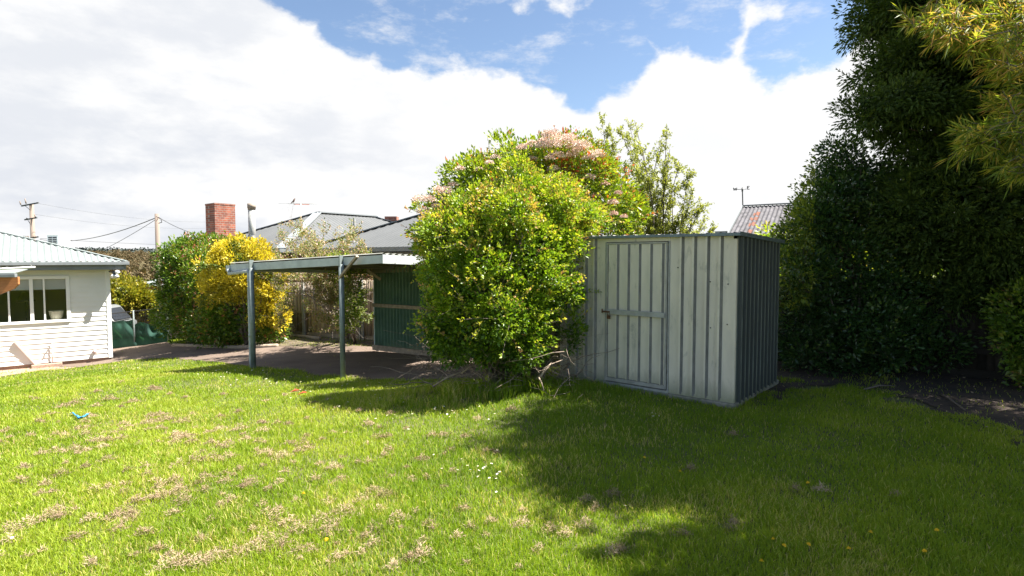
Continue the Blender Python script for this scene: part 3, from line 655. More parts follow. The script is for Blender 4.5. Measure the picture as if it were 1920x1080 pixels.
# window
mb = MB(); fw = .085
hb(mb, wx0, wx1, -.03, .045, wz1-fw, wz1); hb(mb, wx0, wx1, -.03, .06, wz0, wz0+.07); hb(mb, wx0, wx0+fw, -.03, .044, wz0+.07, wz1-fw); hb(mb, wx1-fw, wx1, -.03, .044, wz0+.07, wz1-fw)
win = mb.build('window', M['trimw'], house, bevel=.004)
mb = MB()
a57, a80, a14 = ha(57), ha(81), ha(14)
hb(mb, a57-.04, a57+.04, -.02, .03, wz0+.07, wz1-fw)
for a in (a80, a14, a57+(a57-a80)*2.6): hb(mb, a-.02, a+.02, -.015, .02, wz0+.07, wz1-fw)
mb.build('mullion', M['trimw'], win, bevel=.003)
mb = MB(); mb.add([HT(wx0+.04, -.01, wz0+.04), HT(wx1-.04, -.01, wz0+.04), HT(wx1-.04, -.01, wz1-.04), HT(wx0+.04, -.01, wz1-.04)], [(0, 1, 2, 3)]); mb.build('pane', M['glass'], win)
mb = MB(); hb(mb, wx0+.06, wx1-.06, -.075, -.07, wz1-.36, wz1-.02); hb(mb, wx0+.06, wx1-.06, -.08, -.062, wz1-.385, wz1-.36); mb.build('roller_blind', M['blind'], win)
# roof (hip) with corrugations
OV = .42; ez = 1.50; PT_ = .31
mb = MB(); cw = .15
def roofz(x, y): return ez+PT_*min(-y+OV, x+OV)
# front plane: x from -OV to HL, y from OV inward; clipped on the hip x = -y
rowA = []; rowB = []; x = -OV
while x < HL:
    h = .020*math.sin((x+OV)/cw*2*math.pi); depth = min(x+OV, 3.7)
    rowA.append(HT(x, OV+.02, ez+.012+h)); rowB.append(HT(x, OV-depth, ez+.012+h+PT_*depth)); x += cw/6
mb.strip(rowA, rowB, smooth=True)
mb.add([HT(-OV, OV, ez), HT(-OV+3.7, OV-3.7, ez+PT_*3.7), HT(-OV+3.7, -3.9, ez+PT_*3.7), HT(-OV, -7.4, ez)], [(0, 3, 2, 1)])
mb.add([HT(HL, OV-3.7, ez+PT_*3.7), HT(HL, -7.4, ez), HT(-OV, -7.4, ez), HT(-OV+3.7, OV-3.7, ez+PT_*3.7)], [(0, 1, 2, 3)])
hr = mb.build('roof', M['mintroof'], house)
mb = MB(); mb.bar(HT(-OV, OV, ez+.03), HT(-OV+3.7, OV-3.7, ez+.03+PT_*3.7), .11, .022); mb.bar(HT(-OV+3.7, OV-3.7, ez+.03+PT_*3.7), HT(HL, OV-3.7, ez+.03+PT_*3.7), .13, .03); mb.build('hip_capping', M['mintroof'], hr)
mb = MB(); hb(mb, -OV-.06, HL, OV+.01, OV+.10, ez-.085, ez+.01); hb(mb, -OV-.06, -OV+.02, -7.4, OV+.01, ez-.085, ez+.01); mb.build('gutter', M['gutter'], hr, bevel=.01)
mb = MB(); hb(mb, -OV+.02, HL, OV-.03, OV+.0, WZ1-.06, ez-.03); hb(mb, -OV+.02, -OV+.05, -7.3, OV-.03, WZ1-.06, ez-.03); hb(mb, -OV+.05, HL, .0, OV-.03, WZ1-.02, WZ1-.005); hb(mb, -OV+.05, 0, -7.3, 0.0, WZ1-.02, WZ1-.005); mb.build('fascia', M['gutter'], hr)
# things at the house
def bx(name, label, cat, m, lo, hi, base): mb = MB(); hb(mb, *lo, *hi) ; return tag(mb.build(name, m, base=base), label, cat)
acp = at(96, 450, 19.6); ac = thing('air_conditioner', 'white rooftop evaporative cooler with slatted vents on the house roof', 'air conditioner', (acp.x, acp.y, 1.9))
mb = MB(); A2 = lambda v: Vector((acp.x, acp.y, 0))+Vector((.97, -.24, 0))*v[0]+Vector((.24, .97, 0))*v[1]+Vector((0, 0, v[2]))
mb.box((-.18, -.0, 1.9), (.30, .42, 2.40), A2); mb.box((-.2, -.02, 2.40), (.32, .44, 2.42), A2); mb.build('body', M['plasticw'], ac, bevel=.01)
mb = MB()
for i in range(2):
    for j in range(5): mb.box((-.12+i*.2, -.012, 2.0+j*.075), (.04+i*.2, -.003, 2.045+j*.075), A2)
mb.build('vent_slots', M['black'], ac)
mb = MB(); mb.box((-.1, .05, 1.5), (.2, .35, 1.9), A2); mb.build('duct', M['plasticw'], ac)
lp = at(208, 511, 16.8); sl = thing('security_light', 'white twin floodlight under the corner of the eave', 'floodlight', lp)
mb = MB(); mb.bar(HT(-.01, -.03, 1.22), lp+Vector((.1, 0, 0)), .04, .03); mb.tube([lp+Vector((.1, 0, .05)), lp+Vector((.1, 0, -.09))], .05, 8); mb.build('bracket', M['darkgrey'], sl)
for dx, dz, tx in ((.22, .02, .9), (.10, -.10, .1), (.2, -.10, .5)):
    mb = MB(); c = lp+Vector((dx, -.06, dz)); d = Vector((tx, -.4, -.35)).normalized(); mb.tube([c-d*.06, c-d*.02, c+d*.05], [.02, .05, .06], 10); mb.build('lamp', M['plasticw'], sl)
mb = MB(); mb.bar(at(27, 640, 15.55), at(69, 685, 15.85), .07, .045); tag(mb.build('leaning_pipe', M['pink'], base=tuple(at(69, 685, 15.85))), 'pinkish white board leaning against the white weatherboards', 'board')
tpz = HT(ha(92), .07, 0); mb = MB()
mb.tube([Vector((tpz.x, tpz.y, -1.47)), Vector((tpz.x, tpz.y, -.80))], .016, 8); tp = mb.build('garden_tap', M['pink'], base=(tpz.x, tpz.y, -1.47)); tag(tp, 'thin pinkish garden tap and riser pipe on the white wall', 'tap')
mb = MB(); mb.tube([Vector((tpz.x, tpz.y, -.82)), Vector((tpz.x, tpz.y, -.79))+HN*.07, Vector((tpz.x, tpz.y, -.85))+HN*.09], .018, 8); mb.bar(Vector((tpz.x, tpz.y, -.75))-HA*.04, Vector((tpz.x, tpz.y, -.75))+HA*.04, .012, .012); mb.build('spout', M['pink'], tp)
vp = HT(ha(172), .03, -1.13); mb = MB(); mb.tube([vp, vp+HN*.05, vp+HN*.08-Vector((0, 0, .05))], [.05, .05, .045], 10); tag(mb.build('wall_vent', M['pink'], base=tuple(vp)), 'small round outlet pipe low on the white wall', 'vent')
for i, (px, py, l, lab) in enumerate([(66, 690, .34, 'longest loose pale brick lying below the leaning board'), (87, 689, .24, 'middle loose brick of three at the house wall foot'), (102, 687, .18, 'smallest loose brick, right end of the row by the tap')]):
    c = HT(ha(px), .16, 0); g = G(c.x, c.y); mb = MB()
    hb(mb, ha(px)-l/2, ha(px)+l/2, .10, .23, g-.02, g+.1); tag(mb.build('loose_brick', M['brickloose'], base=(c.x, c.y, g), bevel=.01), lab, 'brick', 'loose bricks along the foot of the house wall')
# inside the window
c = HT(ha(103), -.2, wz0+.08); pl = MB(); pl.tube([c+Vector((0, 0, -.03)), c+Vector((0, 0, .22)), c+Vector((0, 0, .24))], [.13, .175, .19], 16); tag(pl.build('plant_pot', M['pot'], base=tuple(c)), 'cream plastic pot standing inside the window sill', 'pot')
c = HT(ha(45), -1.0, 0); fl = thing('floor_lamp', 'black floor lamp standing in the room behind the window', 'lamp', (c.x, c.y, WZ0+.34))
mb = MB(); mb.tube([Vector((c.x, c.y, WZ0+.34)), Vector((c.x, c.y, .45))], .015, 6); mb.tube([Vector((c.x, c.y, WZ0+.34)), Vector((c.x, c.y, WZ0+.37))], .14, 14); mb.build('stand', M['black'], fl)
mb = MB(); mb.tube([Vector((c.x, c.y, .36)), Vector((c.x, c.y, .42)), Vector((c.x, c.y, .62))], [.23, .19, .08], 16); mb.build('lamp_shade', M['black'], fl)
# porch corner and clothesline arm at the left edge
pc = at(20, 520, 12.4); porch = thing('porch_awning', 'orange timber porch corner with grey gutter at left edge', 'awning', (pc.x-1.5, pc.y-.4, G(pc.x, pc.y)))
pd = Vector((-.98, -.2, 0)).normalized(); pn = Vector((.2, -.98, 0)); pe = at(33, 516, 12.4)
def PP(a, b, z): return Vector((pe.x, pe.y, 0))+pd*a+pn*b+Vector((0, 0, z))
zz = pe.z
def pb(mb, a0, a1, b0, b1, z0, z1): mb.add([PP(a, b, z) for a in (a0, a1) for b in (b0, b1) for z in (z0, z1)], [(0, 1, 3, 2), (4, 6, 7, 5), (0, 4, 5, 1), (2, 3, 7, 6), (0, 2, 6, 4), (1, 5, 7, 3)])
mb = MB(); pb(mb, 0, 2.4, 0, .09, zz-.045, zz+.035); mb.build('gutter', M['gutter'], porch, bevel=.01)
mb = MB(); mb.add([PP(.05, .02, zz+.055), PP(2.4, .02, zz+.055), PP(2.4, -.9, zz+.12), PP(.3, -.9, zz+.12), PP(.05, .02, zz+.04), PP(2.4, .02, zz+.04), PP(2.4, -.9, zz+.105), PP(.3, -.9, zz+.105)], [(0, 1, 2, 3), (7, 6, 5, 4), (0, 4, 5, 1), (3, 7, 4, 0)]); mb.build('roof', M['mintroof'], porch)
mb = MB()
mb.add([PP(x, y, z) for y in (-.12, -.06) for x, z in ((.03, zz-.04), (.03, zz-.2), (.12, zz-.30), (.40, zz-.42), (2.4, zz-.55), (2.4, zz-.04))], [(0, 1, 2, 3, 4, 5), (11, 10, 9, 8, 7, 6), (0, 6, 7, 1), (1, 7, 8, 2), (2, 8, 9, 3), (3, 9, 10, 4), (5, 11, 6, 0)])
mb.build('timber_bracket', M['orange'], porch, bevel=.004)
mb = MB(); pb(mb, 2.3, 2.4, -.2, -.1, G(pc.x-1, pc.y), zz-.3); mb.build('post', M['orange'], porch)
ca = at(-40, 509, 11.5); cb_ = at(65, 501, 11.5); cl = thing('clothesline', 'white clothesline arm reaching in front of the house eave', 'clothesline', (ca.x-.6, ca.y, G(ca.x, ca.y)))
mb = MB(); mb.tube([ca-Vector((.6, 0, -.0)), cb_], .02, 8); mb.tube([ca-Vector((.6, 0, 0)), Vector((ca.x-.6, ca.y, G(ca.x, ca.y)))], .03, 8); mb.build('arm', M['trimw'], cl)
for f in (.5, .93):
    p = ca.lerp(cb_, f); mb = MB(); mb.tube([p+Vector((.02*math.cos(t), 0, .03+.02*math.sin(t))) for t in np.linspace(0, 6.28, 9)], .005, 5); mb.build('hook', M['galv'], cl)
# ================================================================== GREY-ROOFED NEIGHBOUR HOUSE
NK = Vector((-8.12, 20, 0)); na = Vector((-.78, .63, 0)).normalized(); nb = Vector((.63, .78, 0)).normalized(); NZ = 1.94; NS = .423
nh = thing('brick_house', 'brick house with wide grey corrugated hip roof beyond the fence', 'house', (NK.x, NK.y, G(NK.x, NK.y)))
def hiproof(K, LA, LB, z, s, mb, cap, w=None, ov=.45, corr=True):
    """K = near corner (roof edge); LA along na, LB along nb; ridge along the longer side"""
    P = lambda a, b, zz: K+na*a+nb*b+Vector((0, 0, zz))
    w = min(LA, LB)/2; zt = z+s*w
    if LB >= LA: R1, R2 = (w, w), (w, LB-w)
    else: R1, R2 = (w, w), (LA-w, w)
    pitch = .20
    def plane(corner, du, dv, LU, hipL, hipR):
        k = int(LU/pitch*4); ra = []; rb = []
        for i in range(k+1):
            u = LU*i/k; d = min(w, u if hipL else w, LU-u if hipR else w); h = .020*(1 if i % 4 in (1,) else 0)
            q = corner+du*u; ra.append(Vector((q.x, q.y, z+h))); q2 = q+dv*d; rb.append(Vector((q2.x, q2.y, z+s*d+h)))
        mb.strip(ra, rb)
    plane(K, na, nb, LA, True, True); plane(K, nb, na, LB, True, True)
    plane(K+nb*LB, na, -nb, LA, True, True); plane(K+na*LA, nb, -na, LB, True, True)
    for c, r in (((0, 0), R1), ((LA, 0), R1 if LB >= LA else R2), ((0, LB), R2 if LB >= LA else R1), ((LA, LB), R2)):
        cap.bar(P(*c, z+.03), P(*r, zt+.03), .34, .03)
    cap.bar(P(*R1, zt+.04), P(*R2, zt+.04), .34, .05)
def hbox(mb, K, a0, a1, b0, b1, z0, z1):
    mb.add([K+na*a+nb*b+Vector((0, 0, z)) for a in (a0, a1) for b in (b0, b1) for z in (z0, z1)], [(0, 1, 3, 2), (4, 6, 7, 5), (0, 4, 5, 1), (2, 3, 7, 6), (0, 2, 6, 4), (1, 5, 7, 3)])
mb = MB(); cap = MB(); hiproof(NK, 8.08, 11.2, NZ, NS, mb, cap)
r1 = mb.build('roof', M['greyroof'], nh); cap.build('ridge_capping', M['paleridge'], r1)
QK = Vector((-7.1, 19.5, 0)); QK2 = QK-na*7.6      # lower wing, its corner at QK, running toward the yard
mb = MB(); cap = MB(); hiproof(QK2, 7.6, 9.5, NZ-.01, NS, mb, cap)
r2 = mb.build('wing_roof', M['greyroof'], nh); cap.build('ridge_capping', M['gutter'], r2)
def eaves(K, LA, LB, z, rf):
    mb = MB(); t = .1
    for a0, a1, b0, b1 in ((-t, LA+t, -t, 0), (-t, 0, 0, LB+t), (LA, LA+t, 0, LB+t), (0, LA, LB, LB+t)): hbox(mb, K, a0, a1, b0, b1, z-.12, z+.01)
    mb.build('gutter', M['gutter'], rf)
    mb = MB(); hbox(mb, K, 0.02, LA-.02, .02, LB-.02, z-.2, z-.14); mb.build('soffit', M['darkgrey'], rf)
eaves(NK, 8.08, 11.2, NZ, r1); eaves(QK2, 7.6, 9.5, NZ-.01, r2)
mb = MB(); hbox(mb, NK, .5, 7.6, .5, 10.7, -2.2, NZ-.2); hbox(mb, QK2, .5, 7.1, .5, 9.0, -1.8, NZ-.213); mb.build('wall', M['brickwall'], nh)
K_ = QK2; wd = MB(); hbox(wd, K_, 6.0, 6.9, .43, .49, .0, 1.2); wn_ = wd.build('window', M['trimw'], nh)
wd = MB(); hbox(wd, K_, 6.07, 6.83, .415, .43, .07, 1.13); wd.build('pane', M['carglass'], wn_)
cc = NK+na*4.0+nb*(-.15); mb = MB(); hbox(mb, cc, -.25, .55, -.42, .36, -1.6, 3.68); ch = mb.build('chimney', M['brick'], nh); ch['label'] = 'broad red brick chimney'
mb = MB(); hbox(mb, cc, -.262, .562, -.432, .372, 3.68, 3.74); hbox(mb, cc, -.18, .5, -.3, .24, 3.74, 3.75); mb.build('chimney_crown', M['brick'], ch)
fp = at(473, 447, 22.3); mb = MB(); mb.tube([Vector((fp.x, fp.y, 2.1)), Vector((fp.x, fp.y, 3.5))], .13, 14); fl_ = mb.build('flue', M['galv'], nh); fl_['label'] = 'shiny round metal flue'
mb = MB(); mb.tube([Vector((fp.x, fp.y, 3.5)), Vector((fp.x, fp.y, 3.56)), Vector((fp.x, fp.y, 3.56)), Vector((fp.x, fp.y, 3.74))], [.14, .14, .155, .155], 14); mb.build('flue_cowl', mat('cowl', (.30, .24, .19), .7), fl_)
mb = MB(); mb.tube([Vector((fp.x, fp.y, 2.2)), Vector((fp.x, fp.y, 2.52))], [.25, .14], 12); mb.build('flashing', M['darkgrey'], fl_)
vp = at(665, 440, 21); mb = MB(); mb.tube([Vector((vp.x, vp.y, 1.9)), Vector((vp.x, vp.y, hz(411, 21)))], .045, 8); mb.build('vent_pipe', M['darkgrey'], nh)
c2 = at(735, 415, 30); mb = MB(); mb.box((c2.x-.32, c2.y-.3, 2.4), (c2.x+.3, c2.y+.3, hz(407, 30))); mb.build('rear_chimney', M['brick'], nh)
# television antenna
tb = at(565, 452, 21.5); ta = thing('tv_antenna', 'tall thin television antenna on the grey hip roof', 'antenna', (tb.x, tb.y, 2.2))
tz = hz(382, 21.5); mb = MB(); mb.tube([Vector((tb.x, tb.y, 2.0)), Vector((tb.x, tb.y, tz))], .022, 6); mb.build('mast', M['pink'], ta)
mb = MB(); mb.bar(Vector((tb.x-.14, tb.y-.25, tz-.06)), Vector((tb.x+.14, tb.y+.5, tz+.0)), .03, .03); mb.build('boom', mat('rust_brown', (.25, .12, .1), .7), ta)
mb = MB()
for k, l in enumerate((.75, .62, .5)): 
    y = tb.y-.2+k*.3; mb.tube([Vector((tb.x-l+k*.1, y, tz-.03+k*.02)), Vector((tb.x+l+k*.1, y, tz-.03+k*.02))], .005, 4)
mb.build('element', M['galv'], ta)
bc = Vector((tb.x-.2, tb.y-.2, tz+.04)); mb = MB(); mb.tube([bc+Vector((-.09, 0, -.07)), bc+Vector((-.05, 0, -.02)), bc, bc+Vector((.03, 0, .055)), bc+Vector((.045, 0, .09)), bc+Vector((.055, 0, .11)), bc+Vector((.09, 0, .105))], [.008, .02, .036, .034, .024, .02, .003], 8); mb.tube([bc+Vector((0, 0, -.03)), bc+Vector((0, 0, -.075))], .004, 4)
tag(mb.build('bird', mat('brown_bird', (.16, .09, .07), .8), base=tuple(bc)), 'small brown bird perched on the television antenna', 'bird')
# ================================================================== RUSTY-ROOFED HOUSE (right)
rh0 = at(1366, 441, 16.2); rr0 = at(1394, 388, 18.6); rr1 = at(1560, 378, 17.2); rb1 = rh0+(rr1-rr0); rb1.z = rh0.z
rhs = thing('old_cottage', 'old cottage with grey corrugated roof and orange rust patches', 'house', (rh0.x+1.5, rh0.y+2, G(rh0.x+1.5, rh0.y+2)))
ru = (rr1-rr0); rl = ru.length; ru = ru/rl; ru2 = Vector((ru.x, ru.y, 0)).normalized(); dn = rh0-rr0
mb = MB(); k = int(4.6/.02); ra = []; rb = []
for i in range(k):
    u = i*.02; h = .018*math.sin(u/.12*2*math.pi); q = rr0+ru2*u; ra.append(q+Vector((0, 0, h))); rb.append(q+dn*1.12+Vector((0, 0, h)))
mb.strip(rb, ra, smooth=True)
back = Vector((-dn.x, -dn.y, dn.z)); mb.add([rr0, rr0+ru2*4.6, rr0+ru2*4.6+back, rr0+back], [(0, 1, 2, 3)])
rrf = mb.build('roof', M['rusty'], rhs)
rg2 = np.random.default_rng(3)
for j, (f0, f1, a, b) in enumerate([(.22, .36, .42, .62), (.40, .53, .38, .64), (.57, .72, .42, .62), (.82, .94, .46, .62)]):
    us = np.arange(a, b, .02); jag = np.array([.05*(rg2.random()-.5) for _ in us]); 
    A = [rr0+ru2*u+dn*(f0+g_+(.05*(1-(u-a)/(b-a))))+Vector((0, 0, .018*math.sin(u/.12*2*math.pi)+.006)) for u, g_ in zip(us, jag)]
    B = [rr0+ru2*u+dn*(f1+g_*.6)+Vector((0, 0, .018*math.sin(u/.12*2*math.pi)+.006)) for u, g_ in zip(us, jag)]
    mb = MB(); mb.strip(B, A, smooth=True); mb.build('rust_patch', M['rust'], rrf)
mb = MB(); mb.bar(rr0+Vector((0, 0, .04)), rr0+ru2*4.6+Vector((0, 0, .04)), .16, .03); mb.build('ridge_cap', M['gutter'], rrf)
mb = MB(); mb.bar(rr0-ru2*.03+Vector((0, 0, -.02)), rr0-ru2*.03+dn*1.12+Vector((0, 0, -.02)), .03, .16, up=Vector((0, 0, 1))); mb.build('bargeboard', M['paleridge'], rrf)
c1 = rr0+dn*1.0; c2 = rr0+back*.9; g0 = -1.2; zt = c1.z-.12
A = [c1+ru2*.15, c1+ru2*4.4, c2+ru2*4.4, c2+ru2*.15]
mb = MB(); mb.add([Vector((p.x, p.y, g0)) for p in A]+[Vector((p.x, p.y, zt)) for p in A], [(0, 1, 5, 4), (1, 2, 6, 5), (2, 3, 7, 6), (3, 0, 4, 7)])
apx = rr0+ru2*.15; mb.add([Vector((A[0].x, A[0].y, zt)), Vector((A[3].x, A[3].y, zt)), Vector((apx.x, apx.y, rr0.z-.06))], [(0, 1, 2)]); mb.build('wall', M['timber'], rhs)
# lower verandah roof below the main roof
q0 = rr0+dn*1.12; mb = MB(); mb.add([q0+ru2*1.0, q0+ru2*4.6, q0+ru2*4.6+dn*.5+Vector((0, 0, .5)), q0+ru2*1.0+dn*.5+Vector((0, 0, .5))], [(3, 2, 1, 0)]); mb.build('verandah_roof', M['mintroof'], rhs)
# weather vane
vb = at(1393, 389, 18.6); wv = thing('weather_vane', 'weather vane with letters W and E above the rusty roof', 'weather vane', tuple(vb))
vz = hz(356, 18.6); mb = MB(); mb.tube([vb-Vector((0, 0, .05)), Vector((vb.x-.03, vb.y, vz-.02)), Vector((vb.x-.03, vb.y, vz+.07))], [.018, .018, .014], 6); mb.tube([Vector((vb.x-.03, vb.y, vz-.07)), Vector((vb.x-.03, vb.y, vz+.03))], .03, 8); mb.build('rod', M['darkgrey'], wv)
mb = MB(); mb.tube([Vector((vb.x-.21, vb.y, vz-.005)), Vector((vb.x+.10, vb.y, vz+.005))], .010, 5); mb.build('arm', M['darkgrey'], wv)
def stroke(pts, o): 
    mb = MB()
    for a, b in zip(pts[:-1], pts[1:]): mb.bar(o+Vector((a[0], 0, a[1])), o+Vector((b[0], 0, b[1])), .02, .022, up=Vector((0, 1, 0)))
    return mb
stroke([(-.07, .05), (-.045, -.04), (-.01, .035), (.02, -.04), (.045, .05)], Vector((vb.x-.255, vb.y, vz+.0))).build('letter', M['black'], wv)
stroke([(.07, .085), (0, .085), (0, -.01), (.07, -.01)], Vector((vb.x+.13, vb.y, vz+.01))).build('letter', M['black'], wv)
e2 = stroke([(0, .04), (.05, .04)], Vector((vb.x+.13, vb.y, vz+.01))); e2.build('letter', M['black'], wv)
# ================================================================== UTILITY POLES AND WIRES
def pole(name, label, px, pytop, d, r, zb=-8):
    p = at(px, pytop, d); t = thing(name, label, 'utility pole', (p.x, p.y, G(p.x, p.y)))
    mb = MB(); mb.tube([Vector((p.x, p.y, G(p.x, p.y)-.5)), p], [r*1.15, r*.9], 12); mb.build('shaft', M['polew'], t); return p, t
p1, t1 = pole('utility_pole', 'tall brown utility pole with three crossarms above the house roof', 59, 383, 48, .17)
s = 48/F
for dz, x0, x1, tl in ((0.5, -16, 16, 1.5), (27, -11, 12, 1), (63, -15, 13, 1.2)):
    mb = MB(); z = p1.z-dz*s; mb.bar(Vector((p1.x+x0*s, p1.y-.15, z-.09*tl)), Vector((p1.x+x1*s, p1.y-.15, z+.09*tl)), .1, .1); mb.build('crossarm', M['darkgrey'], t1)
for x, dz, h in ((-16, 0, .24), (-6, -2, .36), (-5, 26, 0), (10, 23, .2)): mb = MB(); mb.tube([Vector((p1.x+x*s, p1.y-.2, p1.z-dz*s-.05)), Vector((p1.x+(x-2)*s, p1.y-.2, p1.z-dz*s+h))], [.05, .035], 6); mb.build('insulator', M['polew'], t1)
for x in (-13, -9, -5, 5, 9): mb = MB(); mb.tube([Vector((p1.x+x*s, p1.y-.2, p1.z-62*s)), Vector((p1.x+x*s, p1.y-.2, p1.z-59*s))], .05, 6); mb.build('insulator', M['polew'], t1)
mb = MB(); mb.bar(Vector((p1.x-9*s, p1.y-.16, p1.z-3*s)), Vector((p1.x, p1.y-.16, p1.z-11*s)), .03, .03); mb.build('brace', M['darkgrey'], t1); mb = MB(); mb.bar(Vector((p1.x-6*s, p1.y-.16, p1.z-28*s)), Vector((p1.x, p1.y-.16, p1.z-38*s)), .03, .03); mb.build('brace', M['darkgrey'], t1)
p2, t2 = pole('utility_pole', 'plain grey timber pole standing behind the red-tipped hedge', 294, 401, 30, .115)
mb = MB(); mb.tube([p2+Vector((.05, -.12, -.15)), p2+Vector((.3, -.12, -.3)), p2+Vector((.32, -.12, -.45)), p2+Vector((.15, -.12, -.5))], .02, 6); mb.build('cable_loop', M['wire'], t2)
def wire(label, a, b, sag, r=.012, group=None):
    a = Vector(a); b = Vector(b); pts = [a.lerp(b, i/16)-Vector((0, 0, sag*4*(i/16)*(1-i/16))) for i in range(17)]
    mb = MB(); mb.tube(pts, r, 4); return tag(mb.build('power_line', M['wire'], base=tuple(a)), label, 'cable', 'overhead power lines')
wire('thick sagging cable from the grey pole to the left crossarm', at(293, 408, 30), at(75, 449, 47), .55, .022)
wire('thin wire slanting down left from the grey pole toward the hill', at(293, 411, 30), at(190, 470, 34), .06, .013)
wire('cable dropping right from the grey pole to the brick chimney', at(297, 407, 30), at(392, 446, 23), .12, .014)
wire('level wire crossing low behind the rooftop cooler', at(75, 447, 47), at(420, 462, 60), .1, .02)
wire('faint highest wire leaving the top crossarm to the right', at(70, 381, 47), at(440, 415, 70), .6, .009)
wire('faint lower wire leaving the middle crossarm to the right', at(66, 402, 47), at(440, 425, 70), .6, .009)
# ================================================================== DISTANT HOUSES, CAR, NET
def small_house(label, px, py_e, d, wpx, py_r, m, w2=5, rot=0, dep=7):
    p = at(px, py_e, d); s = d/F; w = wpx*s; t = thing('distant_house', label, 'house', (p.x, p.y, G(p.x, p.y)), rot)
    T = lambda v: Vector((p.x, p.y, 0))+Matrix.Rotation(rot, 3, 'Z')@Vector(v)
    ze = p.z; zr = hz(py_r, d+dep/2); mb = MB(); mb.box((-w/2+.4, .4, G(p.x, p.y)-1), (w/2-.4, dep-.4, ze), T); mb.build('wall', M['timber'], t)
    h = w*.28; mb = MB(); mb.add([T(v) for v in ((-w/2, 0, ze), (w/2, 0, ze), (w/2, dep, ze), (-w/2, dep, ze), (-w/2+h, dep/2, zr), (w/2-h, dep/2, zr))], [(0, 1, 5, 4), (1, 2, 5), (2, 3, 4, 5), (3, 0, 4), (3, 2, 1, 0)])
    mb.build('roof', m, t); return t
small_house('low house with mint green metal roof beyond the drive', 300, 539, 40, 130, 523, M['mintroof'], rot=.3)
small_house('house with dark brown tiled roof beyond the drive', 300, 566, 31, 110, 540, M['browntile'], rot=-.1, dep=6)
# low fence behind the net
a = at(262, 570, 27); b = at(330, 570, 26); mb = MB(); T = []; V = []; Fc = []
for i in range(34):
    p = a.lerp(b, i/34); q = a.lerp(b, (i+.9)/34); g = G(p.x, p.y)-.3; k = len(V); zt = p.z+.03*(i % 2)
    V += [(p.x, p.y, g), (q.x, q.y, g), (q.x, q.y, zt), (p.x, p.y, zt), (p.x, p.y+.03, g), (q.x, q.y+.03, g), (q.x, q.y+.03, zt), (p.x, p.y+.03, zt)]
    Fc += [(k, k+1, k+2, k+3), (k+5, k+4, k+7, k+6), (k+3, k+2, k+6, k+7), (k, k+3, k+7, k+4), (k+1, k+5, k+6, k+2)]; T += [rngf.random()]*5
lf = fast('picket_fence', np.array(V), np.array(Fc), M['paling'], None, np.array(T), base=(a.x, a.y, G(a.x, a.y))); tag(lf, 'short weathered timber fence between green net and golden shrub', 'fence')
mb = MB(); mb.bar(a+Vector((0, -.04, -.1)), b+Vector((0, -.04, -.1)), .05, .1); mb.build('rail', M['rail'], lf)
# net fence
n0 = at(196, 656, 19.3); n1_ = at(318, 643, 19.6); n0.z = 0; n1_.z = 0
nf = thing('net_fence', 'green shade cloth fence sagging across the driveway end', 'fence', (n1_.x, n1_.y, G(n1_.x, n1_.y)))
nd = (n1_-n0); nL = nd.length; nd = nd.normalized(); nnv = Vector((nd.y, -nd.x, 0)); cols = 90; rows = 18; V = []; Fc = []
rgn = np.random.default_rng(8)
for j in range(rows+1):
    for i in range(cols+1):
        u = i/cols; v = j/rows; p = n0+nd*nL*u; g = G(p.x, p.y)
        top = .95 if u < .45 else .80+.06*math.sin(u*25); top -= .10*math.exp(-((u-.75)/.05)**2)
        dis = .06*math.sin(u*17+v*3)+.035*math.sin(u*41+v*7)+.05*math.sin(v*9+u*5)+(.10*math.exp(-((u-.78)/.06)**2)*math.sin(v*6) if v > .4 else 0)
        q = p+nnv*(dis*(.3+.7*math.sin(v*math.pi))); V.append((q.x, q.y, g-.02+v*(top+.0)+.02*math.sin(u*30)*v))
for j in range(rows):
    for i in range(cols): a = j*(cols+1)+i; Fc.append((a, a+1, a+cols+2, a+cols+1))
o = fast('shade_cloth', np.array(V), np.array(Fc), M['net'], nf); o.data.polygons.foreach_set('use_smooth', np.ones(len(Fc), bool))
mb = MB()
for i in range(40): 
    p = n0+nd*nL*i/39; g = G(p.x, p.y); mb.tube([Vector((p.x, p.y, g+.3)), Vector((p.x, p.y, g+1.22))], .004, 3)
for j in range(9):
    z = .35+j*.108; pts = [Vector(((n0+nd*nL*i/10).x, (n0+nd*nL*i/10).y, G((n0+nd*nL*i/10).x, (n0+nd*nL*i/10).y)+z)) for i in range(11)]; mb.tube(pts, .004, 3)
pts = [Vector(((n0+nd*nL*i/10).x, (n0+nd*nL*i/10).y, G((n0+nd*nL*i/10).x, (n0+nd*nL*i/10).y)+1.22)) for i in range(11)]; mb.tube(pts, .018, 5)
mb.build('wire_mesh', M['black'], nf)
for u in (.02, .46, .98):
    p = n0+nd*nL*u; g = G(p.x, p.y); mb = MB(); mb.tube([Vector((p.x, p.y, g)), Vector((p.x, p.y, g+1.25))], .028, 8); mb.build('post', M['post'], nf)
